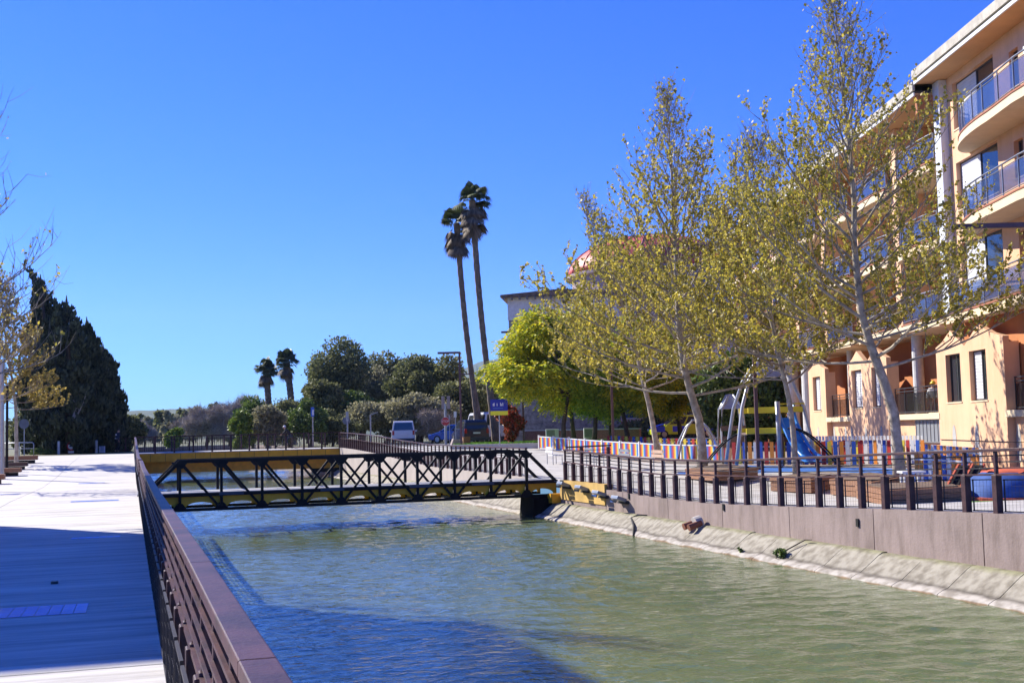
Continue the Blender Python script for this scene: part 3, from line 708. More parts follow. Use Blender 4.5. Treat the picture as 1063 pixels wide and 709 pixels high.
plane_tree('slim plane tree standing beside the blue slide and the play tower', 'plane trees on the right bank',
  [Vector((*dC(827,488)[:2], .0)), dC(824,450), dC(819,410), dC(808,365), dC(797,320), dC(787,250), dC(780,150)], .10, 3.4, .27, 52, 31, 16000, lsize=.086, twigthick=.007,
  prof=lambda v: 4.1*(1-v)**.95+.2)
D_D = 60
dD = lambda px, py: atD(px, py, D_D)
plane_tree('sparse plane tree leaning left over the yellow green trees', 'plane trees on the right bank',
  [Vector((*dD(684,476)[:2], 0)), dD(676,430), dD(662,370), dD(645,310), dD(622,255), dD(600,205)], .15, 3.6, .25, 54, 47, 12500, lsize=.115, twigthick=.010,
  prof=lambda v: 4.8*(1-v)**1.3+.25)
# left bank plane trees: one pale trunk in view, the others lean their branches in from outside the frame
plane_tree('small plane tree with a white trunk and yellow leaves beside the wooden benches', 'plane trees on the left bank',
  [Vector((*atD(17,478,66)[:2], .1)), atD(17,440,66), atD(16,415,66), atD(8,370,66), atD(0,300,66)], .12, 3.4, .33, 50, 61, 10500, lsize=.12, leafm='plane2', twigthick=.013, prof=lambda v: 1.9*(1-v)**.6+.2, low=20)
plane_tree('bare tree reaching thin budding branches in from the left edge', 'plane trees on the left bank',
  [Vector((*atD(-52,560,27)[:2], -.1)), atD(-50,470,27), atD(-54,330,27), atD(-50,220,27), atD(-44,70,27)], .14, 2.6, .3, 34, 71, 500, lsize=.07, leafm='plane', prof=lambda v: 2.2*(1-v)**.4+.2)
plane_tree('leafless tree behind the left edge, its low twigs against the sky above the cypress', 'plane trees on the left bank',
  [Vector((*atD(-40,500,45)[:2], -.1)), atD(-40,440,45), atD(-44,360,45), atD(-42,290,45), atD(-44,230,45)], .15, 2.8, .3, 28, 73, 420, lsize=.10, leafm='plane2', prof=lambda v: 2.3*(1-v)**.5+.2)

def bush(name, label, cat, c, R, n, size, m, seed, group=None, nc=14, elong=1.4, trunk=None, zs=1.0, gap=.6, shape=None, tm=None):
    # clumpy crown: several ellipsoid clumps spread in the volume, each a cloud of leaves
    rs = np.random.RandomState(seed); c = Vector(c); t = empty(name, (c[0], c[1], trunk if trunk is not None else c[2]-R[2]), label, cat, group)
    cl = []
    for k in range(nc):
        d = rs.normal(size=3); d /= np.linalg.norm(d); rr_ = rs.uniform(.35, .8)
        q = np.array(c)+d*rr_*np.array(R)
        if shape: q, f = shape(k/nc, rs, np.array(c), np.array(R))
        else: f = rs.uniform(.28, .5)
        cl.append((*q, R[0]*f, R[1]*f, R[2]*f*zs*rs.uniform(.7, 1.0)))
    P, d = clump_pts(cl, n, rs, shell=gap)
    V, F = leaf_quads(P, d+rs.normal(0, .7, (n, 3)), size, elong, rs)
    np_mesh('crown', V, F, M_lf[m], t)
    if trunk is not None:
        b = MB(); r = max(.1, R[0]*.055)
        b.tube([(c[0], c[1], trunk), (c[0]+r, c[1], (trunk+c[2])/2), (c[0], c[1]+r, c[2]+R[2]*.4)], [r*1.2, r, r*.4], 8)
        for k in range(0, nc, 2): b.tube([(c[0]+r*.5, c[1], trunk+(c[2]-trunk)*.55), tuple((np.array(cl[k][:3])+np.array((c[0], c[1], c[2]-R[2]*.4)))/2), cl[k][:3]], [r*.5, r*.35, r*.15], 5)
        b.build('trunk', tm or M_dbark, t, world=True, smooth=True)
    return t
def px_tree(name, label, cat, px, ybase, ytop, wpx, d, m, n, size, seed, z0=.75, group=None, crown=.8, **k):
    # tree of the height and width measured at distance d
    p = atD(px, ytop, d); H = p[2]-z0; R = wpx/2*d/FPX; cz = z0+H*(1-crown/2)
    return bush(name, label, cat, (p[0], p[1], cz), (R*1.05, R*1.05, H*crown/2*1.02), n, size, m, seed, group=group, trunk=z0-.05, **k)
# feathery yellow green street trees, dark leaning trunks
def feather_tree(label, trunkpx, cen, wpx, hpx, d, m, n, seed):
    rs = np.random.RandomState(seed); rr = random.Random(seed); base = atD(*trunkpx[0], d); base.z = HR(base.y)-.03
    t = empty('feathery_tree', base, label, 'tree', 'yellow green trees behind the striped fence')
    b = MB(); pts = [base]+[atD(*q, d) for q in trunkpx[1:]]; c = atD(*cen, d); R = wpx/2*d/FPX; H = hpx/2*d/FPX
    pts.append(Vector((c[0], c[1], c[2]-.1*H)))
    r = .17; b.tube(pts, [r*1.15]+[r*(1-.5*i/len(pts)) for i in range(1, len(pts))], 8)
    cl = []
    for k in range(26):
        v = rs.normal(size=3); v /= np.linalg.norm(v); q = np.array(c)+v*np.array((R*.72, R*.72, H*.7))*rs.uniform(.45, 1)**.5
        f = rs.uniform(.2, .34); cl.append((*q, R*f, R*f, H*f*.8))
        b.tube([pts[-2], tuple((np.array(pts[-2])*.4+q*.6)), tuple(q)], [r*.4, r*.22, .02], 5)
    b.build('trunk', M_dbark, t, world=True, smooth=True)
    # compound leaves: every frond is a row of narrow leaflets on both sides of a drooping rib
    P0, dr = clump_pts(cl, n, rs, shell=.35); Ps = []; Ds = []
    out = dr*np.array((1, 1, .5))+rs.normal(0, .35, (n, 3))+np.array((0, 0, -.35)); out /= np.linalg.norm(out, axis=1)[:, None]
    side = np.cross(out, np.array((0, 0, 1.0))+rs.normal(0, .25, (n, 3))); side /= np.linalg.norm(side, axis=1)[:, None]
    for j in range(5):
        for sg in (-1, 1):
            q = P0+out*(.12*j)+np.array((0, 0, -.012*j*j)); Dd = side*sg+out*.75+np.array((0, 0, -.25)); Dd /= np.linalg.norm(Dd, axis=1)[:, None]
            Ps.append(q+Dd*.12); Ds.append(Dd)
    V, F = leaf_quads(np.concatenate(Ps), np.concatenate(Ds), .10, 2.6, rs)
    np_mesh('crown', V, F, M_lf[m], t); return t
feather_tree('bright yellow feathery tree at the left end of the row, nearest the blue sign', [(585,470),(585,440),(590,410)], (562,377), 131, 118, 77, 'mimosa', 4420, 5)
feather_tree('yellow green feathery tree with a thin forked trunk, second in the row', [(597,468),(594,440),(592,415)], (596,372), 102, 131, 81, 'mimosa', 3910, 6)
feather_tree('green feathery tree on a thick upright trunk, third in the row', [(617,470),(618,440),(619,410)], (618,390), 102, 103, 78, 'mimosa2', 3910, 8)
feather_tree('green feathery tree with a dark trunk beside the grey lamp pole', [(635,470),(634,440),(634,415)], (641,380), 95, 118, 82, 'mimosa2', 3400, 9)
feather_tree('feathery tree whose trunk leans right in front of the grey hall wall', [(654,470),(650,445),(645,420)], (640,385), 90, 103, 77, 'mimosa2', 3060, 10)
feather_tree('yellowish feathery tree on a strongly slanting trunk left of the striped car', [(682,470),(678,440),(666,415)], (664,372), 97, 118, 76, 'mimosa', 3400, 12)
feather_tree('small yellow feathery tree in front of the striped car', [(708,470),(705,440),(700,420)], (698,398), 78, 75, 81, 'mimosa', 2210, 13)

# palms
def palm(label, base, top, r, cr, group, seed, skirt=1.0, ntop=34):
    rs = random.Random(seed); base = Vector(base); top = Vector(top); t = empty('fan_palm', base, label, 'palm tree', group)
    b = MB(); pts = []; rad = []; N = 40
    bend = Vector((rs.uniform(-.2,.2), 0, 0))
    for i in range(N+1):
        u = i/N; pts.append(base.lerp(top, u)+bend*sin(pi*u)*2); rad.append(r*(1.25-.5*min(1, u*4))*(1+.13*(i % 2))*(1 if u < .9 else 1.1))
    b.tube(pts, rad, 10); b.build('trunk', mat('palm_bark', (.20,.15,.11), .95, var=.3, vs=3, bump=.8, bs=10, col2=(.08,.06,.045)), t, world=True)
    def fans(n, elr, L, name, m, drop):
        V = []; F = []
        for k in range(n):
            az = rs.uniform(0, 2*pi); el = radians(rs.uniform(*elr)); o = top-Vector((0,0,rs.uniform(*drop)))
            d = Vector((cos(az)*cos(el), sin(az)*cos(el), sin(el))); ll = L*rs.uniform(.75, 1.15)
            side = d.cross(Vector((0,0,1))).normalized(); up = side.cross(d)
            h = o+d*ll*.5; i0 = len(V); V += [tuple(o+side*.03), tuple(o-side*.03), tuple(h)]; F.append((i0, i0+1, i0+2))
            for j in range(15):                       # leaf segments of the fan
                a = radians(-85+170*j/14); dd = d*cos(a)+side*sin(a); tip = h+dd*ll*.55+Vector((0,0,-.22*ll*(.4+abs(sin(a)))))
                wv = (side*cos(a)-d*sin(a))*.05*ll; i0 = len(V); V += [tuple(h+wv*.3), tuple(h-wv*.3), tuple(h+dd*ll*.35-wv), tuple(tip), tuple(h+dd*ll*.35+wv)]
                F += [(i0, i0+1, i0+2), (i0, i0+2, i0+4), (i0+2, i0+3, i0+4)]
        np_mesh(name, V, F, m, t)
    fans(ntop, (-15, 80), cr, 'fronds', M_lf['palm'], (-.2, .4))
    fans(int(46*skirt), (-85, -35), cr*.95, 'dry_skirt', M_lf['dry'], (.1, 1.9*skirt))
    return t
b1 = atD(500,462,92); b1.z = .7; b2 = atD(516,462,90); b2.z = .7
palm('shorter of the two tall fan palms, left one, with a ragged brown skirt', b1, atD(474,232,92), .27, 1.45, 'tall fan palms by the road', 3, .95, 30)
palm('taller of the two tall fan palms, right one, green topped', b2, atD(490,208,90), .28, 1.5, 'tall fan palms by the road', 4, .85, 36)
b3 = atD(280,455,125); b3.z = .7; b4 = atD(303,455,122); b4.z = .7
palm('shorter fan palm above the shrubs left of the dark tree mass', b3, atD(276,384,125), .42, 1.35, 'small wind bent fan palms', 5, .35, 46)
palm('taller fan palm above the shrubs, right of its twin', b4, atD(297,376,122), .42, 1.4, 'small wind bent fan palms', 6, .35, 50)

# cypress clump at the end of the left promenade
def cyp(label, px, ytop, wpx, d, seed, n, lean=0, group='dark cypresses at the end of the promenade'):
    base = atD(px, 470, d); base.z = .6; topv = atD(px+lean, ytop, d); H = topv[2]-.6; R = wpx/2*d/FPX
    rs = np.random.RandomState(seed); t = empty('cypress', base, label, 'cypress', group)
    P = []; ax = []
    K = 90
    cl = []
    for k in range(K):
        u = (k+.5)/K; az = rs.uniform(0, 2*pi); prof = R*min(1, (1-u)**.42*1.1)*(.75+.25*min(1, u*6)); rad = prof*rs.uniform(.45, .92)
        cx = base.x+(topv.x-base.x)*u**2.2; cy = base.y+(topv.y-base.y)*u
        cl.append((cx+cos(az)*rad, cy+sin(az)*rad, .6+H*u*.95, max(.25, prof*.34), max(.25, prof*.34), max(.5, H*.055)))
    if lean < -8:
        for k in range(9): q = k/8; cl.append((topv.x-1.1*q**1.6, topv.y, topv.z-1.2+2.3*q, .42*(1-q)+.10, .42*(1-q)+.10, .30))
    for k in range(16):           # stray sprays that break the outline
        u = rs.uniform(.1, .85); az = rs.uniform(0, 2*pi); q = R*min(1, (1-u)**.42*1.1)*rs.uniform(.95, 1.12)
        cl.append((base.x+(topv.x-base.x)*u**2.2+cos(az)*q, base.y+sin(az)*q, .6+H*u, rs.uniform(.3,.5), rs.uniform(.3,.5), rs.uniform(.35,.8)))
    P, dd = clump_pts(cl, n, rs, shell=.5)
    D = dd*.5+np.array((0,0,1.0))+rs.normal(0,.35,(n,3)); V, F = leaf_quads(P, D, .20, 2.0, rs); np_mesh('crown', V, F, M_lf['cypress'], t)
    tip = topv+Vector((-.9, 0, .6)) if lean < -15 else topv+Vector((0,0,.4))
    b = MB(); b.tube([base, base.lerp(topv, .5)+Vector(((base.x-topv.x)*.25,0,0)), topv, tip], [.35, .2, .08, .02], 8); b.build('trunk', M_dbark, t, world=True)
    return t
cyp('tallest cypress, its curved tip bent to the left', 52, 290, 60, 92, 1, 19000, lean=-10)
cyp('broad cypress in the middle of the dark clump', 72, 312, 74, 90, 2, 23000, lean=-3)
cyp('rounded cypress right of the middle of the clump', 92, 334, 66, 93, 3, 19000, lean=-2)
cyp('lower cypress near the right side of the clump', 107, 362, 50, 94, 4, 13000, lean=0)
cyp('low spreading cypress filling the right foot of the clump', 114, 396, 44, 95, 6, 9000, lean=2)
cyp('slender cypress hidden behind the yellow leafed plane tree', 42, 325, 44, 96, 5, 11000, lean=0)
px_tree('dark_shrub', 'dark rounded shrub under the cypresses behind the signs', 'shrub', 36, 470, 420, 60, 98, 'dark', 7000, .2, 11, crown=1.0, group='shrubs under the cypresses')
px_tree('dark_shrub', 'dark rounded shrub right of the cypresses, behind the walker', 'shrub', 128, 470, 426, 44, 104, 'dark', 6000, .2, 12, crown=1.0, group='shrubs under the cypresses')
b = MB()
for k in range(7):
    p = atD(78+random.uniform(-4,4), 436, 88.2); q = atD(78+random.uniform(-8,16), 412+random.uniform(-8,10), 88.4); b.tube([p, p.lerp(q,.5)+Vector((.2,0,.2)), q], [.06,.04,.02], 5)
tag(b.build('dead_branch', mat('bleached_wood', (.35,.31,.27), .9)), 'bleached dead branch showing against the dark cypresses', 'branch')

# tree mass beyond the far bridge
MASS = [(350,350,70,118,'pine','feathery topped dark tree at the left end of the tree mass'),
 (338,392,52,112,'dark','low dark bushy tree under the left end of the tree mass'),
 (376,372,60,125,'olive','greyish green tree between the two highest crowns on the left'),
 (402,366,58,130,'dark','tall dark green tree behind the white van'),
 (432,358,66,122,'pine','broad pine, the highest of the middle of the tree mass'),
 (456,372,58,118,'dark','dense tree right behind the double armed street lamp'),
 (400,412,70,108,'olive','low pale olive tree just above the white van'),
 (436,408,62,106,'olive','low olive grey tree left of the stop sign'),
 (478,392,56,112,'dark','dark round tree behind the stop sign and the lamp pole'),
 (498,388,46,120,'dark','dark tree seen between the trunks of the tall palms'),
 (520,408,52,116,'pine','low dark tree behind the blue and yellow sign'),
 (372,405,56,112,'green','mossy green tree low in the left of the tree mass'),
 (545,410,50,118,'dark','dark tree behind the red bush')]
for i, (px, yt, wp, d, m, lb) in enumerate(MASS):
    px_tree('broad_tree', lb, 'tree', px, 460, yt, wp*1.12, d, m, 22000 if yt < 395 else 14000, .21, 100+i, group='trees beyond the far bridge', crown=.86, nc=30, gap=.35, elong=1.3)
for i, (px, yt, wp, d, m, lb) in enumerate([
 (262,412,40,100,'green','ivy green pointed shrub left of the grey green bush'), (277,418,34,96,'olive','grey green rounded bush under the two small palms'),
 (300,412,44,100,'dark','dark green bush right of the grey green one'), (322,414,40,98,'green','mid green bush beside the white sign pole'),
 (249,428,24,95,'lime','bright green ivy covered shrub low beside the bare trees'), (318,396,22,140,'pine','small dark round tree far behind the small palms'),
 (182,444,20,120,'lime','bright lime shrub low among the distant trees'), (345,425,40,100,'dark','dark shrub at the foot of the left tree mass')]):
    px_tree('leafy_shrub', lb, 'shrub', px, 462, yt, wp*1.2, d, m, 9000, .15, 200+i, group='shrubs beyond the far bridge', crown=1.0, nc=18, gap=.3)
for i, (px, yt, wp, d, lb) in enumerate([(214,420,46,130,'leafless grey tree, broad and low, left of the other bare ones'), (238,408,40,135,'leafless grey tree with the highest crown of the bare ones'), (256,404,34,150,'leafless tree half hidden behind the ivy green shrub'), (196,430,30,140,'small leafless tree at the left end of the bare trees'), (150,436,26,150,'pale bare tree left of the distant palms'), (448,425,36,104,'thin leafless tree low in front of the tree mass')]):
    px_tree('bare_tree', lb, 'tree', px, 462, yt, wp*1.15, d, 'bare', 9000, .045, 300+i, group='bare trees beyond the far bridge', crown=.9, nc=20, gap=.1, elong=22)
rr = random.Random(5)
words = ['low', 'tall', 'round', 'pointed', 'ragged', 'wide', 'small', 'slim']
spots = [(135,434),(143,428),(158,431),(168,424),(176,428),(185,421),(192,424),(200,420),(209,417),(217,421),(226,418),(235,424),(246,418),(262,414),(280,416),(150,440),(165,440),(203,436),(222,438),(138,446),(176,446),(240,440),(310,410),(324,404),(570,412),(128,440)]
for i, (px, yt) in enumerate(spots):
    d = rr.uniform(210, 330); m = rr.choice(['dark','pine','dark','olive','green','dark'])
    px_tree('distant_tree', 'dark green tree of the distant tree line under the hills', 'tree', px, 450, yt, rr.uniform(14, 24), d, m, 1300, .62, 400+i, group='distant tree line', crown=.92, nc=9, gap=.3)
# hills
def ridge(name, pts, d, m, depth):
    b = MB(); k = len(pts); rr = random.Random(9)
    P = []
    for i in range(k-1):
        for j in range(6):
            u = j/6; P.append((pts[i][0]*(1-u)+pts[i+1][0]*u, pts[i][1]*(1-u)+pts[i+1][1]*u+rr.uniform(-.5,.5)))
    P.append(pts[-1]); n = len(P)
    for px, py in P:
        c = atD(px, py, d); f = Vector((c.x*.82, c.y*.82, 0)); g = Vector((c.x*1.2, c.y*1.2, 0)); mid = f.lerp(c, .55); mid.z = c.z*.62+rr.uniform(-.05,.05)*c.z
        b.v += [tuple(f), tuple(mid), tuple(c), tuple(g)]
    for i in range(n-1):
        for j in range(3): b.f.append((i*4+j, i*4+4+j, i*4+5+j, i*4+1+j)); b.m.append(0)
    return tag(b.build(name, m, smooth=True), kind='structure')
M_hill = mat('wooded_hill', (.05,.075,.03), .95, var=.3, vs=.02, bump=.3, bs=.2)
ridge('hills', [(-200,440),(60,436),(110,428),(150,426),(190,424),(240,423),(330,425),(420,424)], 2200, M_hill, 300)
ridge('mountain', [(380,424),(430,405),(470,388),(500,375),(520,372),(560,366),(620,380),(720,395),(900,410),(1200,420)], 4600, M_hill, 900)

# ------------------------------------------------------------------ lawn and road at the far plateau
M_grass = mat('lawn_grass', (.10,.23,.02), .9, var=.25, vs=2, bump=.5, bs=60, col2=(.07,.15,.02))
pA = [onZ(420,466,.78), onZ(648,466,.78), onZ(655,458.5,.78), onZ(470,457.5,.78)]
b = MB(); b.prism([(19.0,74.5,.42),(30.5,69,.42),(34.5,78,.42),(21.5,84.5,.42)], None, (0,0,.40)); tag(b.build('lawn', M_grass), kind='structure')
rs = np.random.RandomState(2); n = 5000; u = rs.uniform(0,1,(n,2)); q00, q10, q11, q01 = [np.array(p) for p in ((19.,74.5),(30.5,69.),(34.5,78.),(21.5,84.5))]
XY = (q00*(1-u[:,:1])*(1-u[:,1:])+q10*u[:,:1]*(1-u[:,1:])+q11*u[:,:1]*u[:,1:]+q01*(1-u[:,:1])*u[:,1:])
V, F = leaf_quads(np.c_[XY, np.full(n, .87)], rs.normal(0,.35,(n,3))+np.array((0,0,1.0)), .045, 3.5, rs)
g = bpy.data.objects.new('lawn_grass', None) if 0 else None
o = np_mesh('lawn_grass', V, F, mat('grass_blades', (.16,.32,.03), .8, island=2, col2=(.06,.14,.02), trans=.3), None, world=False); tag(o, 'short bright green grass on the raised lawn under the palms', 'grass', kind='stuff')
tag(MB().prism([(14.5,85,.755),(60,66.5,.755),(66,76,.755),(15.5,98,.755)], None, (0,0,.02)).build('road', mat('asphalt', (.10,.10,.105), .85, vs=1, bump=.2)), kind='structure')
tag(MB().prism([(18.7,74.3,.42),(30.6,68.6,.42),(30.7,68.8,.42),(18.9,74.6,.42)], None, (0,0,.43)).build('lawn_kerb', M_conc), kind='structure')
#__PART3__
# ------------------------------------------------------------------ street furniture
def onX(px, py, X):
    r = ray(px, py); k = X/r[0]; return Vector((X, r[1]*k, EYE+r[2]*k))
M_lampp = mat('maroon_lamp_paint', (.10,.045,.05), .4)
M_sil = mat('silver_pole', (.42,.43,.45), .4, metal=.5)
M_redsign = mat('sign_red', (.55,.02,.02), .4, var=.03)
M_signw = mat('sign_white', (.75,.75,.75), .4, var=.03)
M_signback = mat('sign_back_grey', (.16,.17,.20), .5)
def lamp(label, base, H=6.5, arm=1.35, second=True):
    t = empty('street_lamp', base, label, 'street lamp', 'double armed lamps of the right promenade')
    MB().box((0,0,H/2), (.13,.13,H)).build('pole', M_lampp, t, bevel=.01)
    MB().box((-arm/2-.05,0,H-.06), (arm,.16,.13)).build('lamp_arm', M_lampp, t, bevel=.01)
    MB().box((-arm+.33,0,H-.11), (.5,.12,.02)).build('lamp_lens', M_signw, t)
    MB().box((0,0,.04), (.34,.34,.08)).build('base_plate', M_lampp, t)
    if second: MB().box((.45,0,H-1.45), (.8,.14,.08)).build('lamp_arm', M_lampp, t, bevel=.01)
    t.rotation_euler = (0,0,-YAW); return t
def gd(px, py, d, z=None):
    p = atD(px, py, d); p.z = HR(p.y) if z is None else z; return p
lamp('double armed lamp pole standing left of the tall fan palms', gd(479,464,77), 6.2)
lamp('lamp pole whose arm sticks out of the yellow tree above the blue sign', gd(544,466,84), 7.9)
lamp('lamp pole rising between the trunks of the feathery trees', gd(637,470,67), 5.2)
lamp('reddish lamp pole in front of the play tower', gd(787,474,46), 5.6)
tl = lamp('nearest lamp, only its maroon arm reaching in at the right edge', gd(1092,520,30.8), 6.9, 2.1, False)
def simple_sign(name, label, cat, px, py, d, H, z=None, r=.04, m=None):
    t = empty(name, gd(px, py, d, z), label, cat); t.rotation_euler = (0,0,-YAW)
    MB().lathe([(r,0),(r,H)], n=10).build('pole', m or M_sil, t); return t
def disc(t, name, r, z, m, y=-.06, th=.02, n=24, x=0):
    return MB().prism([(x+r*cos(2*pi*k/n), y, z+r*sin(2*pi*k/n)) for k in range(n)], None, (0, th, 0)).build(name, m, t)
def text(t, s, size, loc, m, w=1):
    c = bpy.data.curves.new('lettering', 'FONT'); c.body = s; c.size = size; c.extrude = .002; c.align_x = 'CENTER'; c.align_y = 'CENTER'
    tmp = bpy.data.objects.new('tmp', c); COL.objects.link(tmp); dg = bpy.context.evaluated_depsgraph_get(); me = bpy.data.meshes.new_from_object(tmp.evaluated_get(dg))
    bpy.data.objects.remove(tmp); me.materials.clear(); me.materials.append(m)
    o = bpy.data.objects.new('lettering', me); COL.objects.link(o); o.parent = t; o.location = loc; o.rotation_euler = (pi/2, 0, 0); o.scale = (w, 1, 1); return o
# stop sign: octagon with the word STOP
t = simple_sign('stop_sign', 'red octagonal stop sign on a pale post with two grey panel backs above', 'traffic sign', 463, 462, 88, 3.0, .72, r=.09, m=mat('galvanised', (.45,.46,.46), .5))
z0 = 1.72
MB().prism([(.335*cos(pi/8+pi/4*k), -.14, z0+.335*sin(pi/8+pi/4*k)) for k in range(8)], None, (0,.02,0)).build('sign_rim', M_signw, t)
MB().prism([(.315*cos(pi/8+pi/4*k), -.15, z0+.315*sin(pi/8+pi/4*k)) for k in range(8)], None, (0,.01,0)).build('sign_face', M_redsign, t)
text(t, 'STOP', .24, (0,-.153,z0), M_signw, .95)
b = MB(); b.box((-.16,-.02,3.1), (.24,.03,.95)); b.build('panel', mat('pinkish_panel_back', (.36,.28,.26), .6), t); MB().box((.24,.0,3.1), (.24,.03,.95)).build('panel', MC['pinkish_panel_back'], t)
b = MB(); b.box((.28,0,.9), (.05,.05,2.6)); b.build('second_pole', M_sil, t)
t = simple_sign('parking_sign', 'small white sign on a thin pole right beside the stop sign', 'sign', 473.5, 462, 87, 2.4, .72, r=.03)
MB().box((-.02,-.04,2.2), (.2,.02,.42)).build('sign_face', M_signw, t)
# blue and yellow notice sign
t = simple_sign('notice_sign', 'dark blue sign with a yellow lower band, partly covered by the yellow tree', 'sign', 519, 463, 75, 2.5, .4, r=.035)
MB().box((0,-.05,2.86), (1.08,.03,.72)).build('sign_face', mat('sign_blue', (.012,.02,.30), .4, var=.03), t)
MB().box((0,-.052,2.36), (1.08,.03,.26)).build('yellow_band', mat('sign_yellow', (.75,.72,.02), .4, var=.03), t)
b = MB()
for x, h in ((-.36,.16),(-.30,.2),(-.12,.17),(.10,.2),(.16,.12),(.24,.2)): b.box((x,-.068,2.80+h/2), (.045,.006,h))
b.build('white_strokes', M_signw, t)
b = MB()
for k in range(12): b.box((-.36+k*.052,-.068,2.66), (.035,.006,.04))
b.build('small_print', mat('sign_light_blue', (.12,.25,.55), .4), t)
# signs and small lamps near the corner of the two railings
t = simple_sign('blue_white_sign', 'narrow blue and white sign on a thin pole behind the yellow bridge', 'sign', 325, 464, 93, 3.1, .745, r=.05)
MB().box((0,-.06,2.72), (.26,.03,.72)).build('sign_face', mat('sign_mid_blue', (.03,.14,.55), .4), t); MB().box((.04,-.078,2.68), (.13,.006,.42)).build('white_mark', M_signw, t)
t = simple_sign('traffic_sign', 'dark round sign seen from behind on a pale flat post at the railing corner', 'traffic sign', 361, 464, 92, 2.6, .745, r=.06)
MB().box((0,-.03,2.3), (.2,.04,.7)).build('panel', mat('galvanised', (.4,.4,.4), .5), t); disc(t, 'sign_back', .30, 1.98, M_signback, y=.03, x=-.08)
for px, d, H, lb in ((385, 100, 2.55, 'larger of the two small silver lamps behind the rising railing'), (370, 112, 1.75, 'smaller silver lamp farther off behind the rising railing')):
    t = simple_sign('path_lamp', lb, 'street lamp', px, 462, d, H, .74, r=.06); t['group'] = 'small silver lamps'
    MB().bar((0,0,H-.03), (.62,0,H+.16), .16, .05).build('lamp_head', M_sil, t)
t = empty('litter_bin', gd(484,463,80), 'brown square litter bin on the lawn edge beside the lamp pole', 'bin'); t.location.z = .82
MB().box((0,0,.25), (.48,.4,.5)).build('bin_body', M_wood, t, bevel=.01); MB().box((0,0,.515), (.52,.44,.03)).build('bin_rim', M_lampp, t)
t = empty('concrete_block', gd(474,464,79), 'pale pink concrete block at the lawn edge', 'block'); t.location.z = .8
MB().prism([(-.4,-.2,0),(.35,-.2,0),(.4,-.2,.25),(-.25,-.2,.42)], None, (0,.4,0)).build('block_body', mat('pink_concrete', (.40,.32,.29), .9), t, bevel=.02)

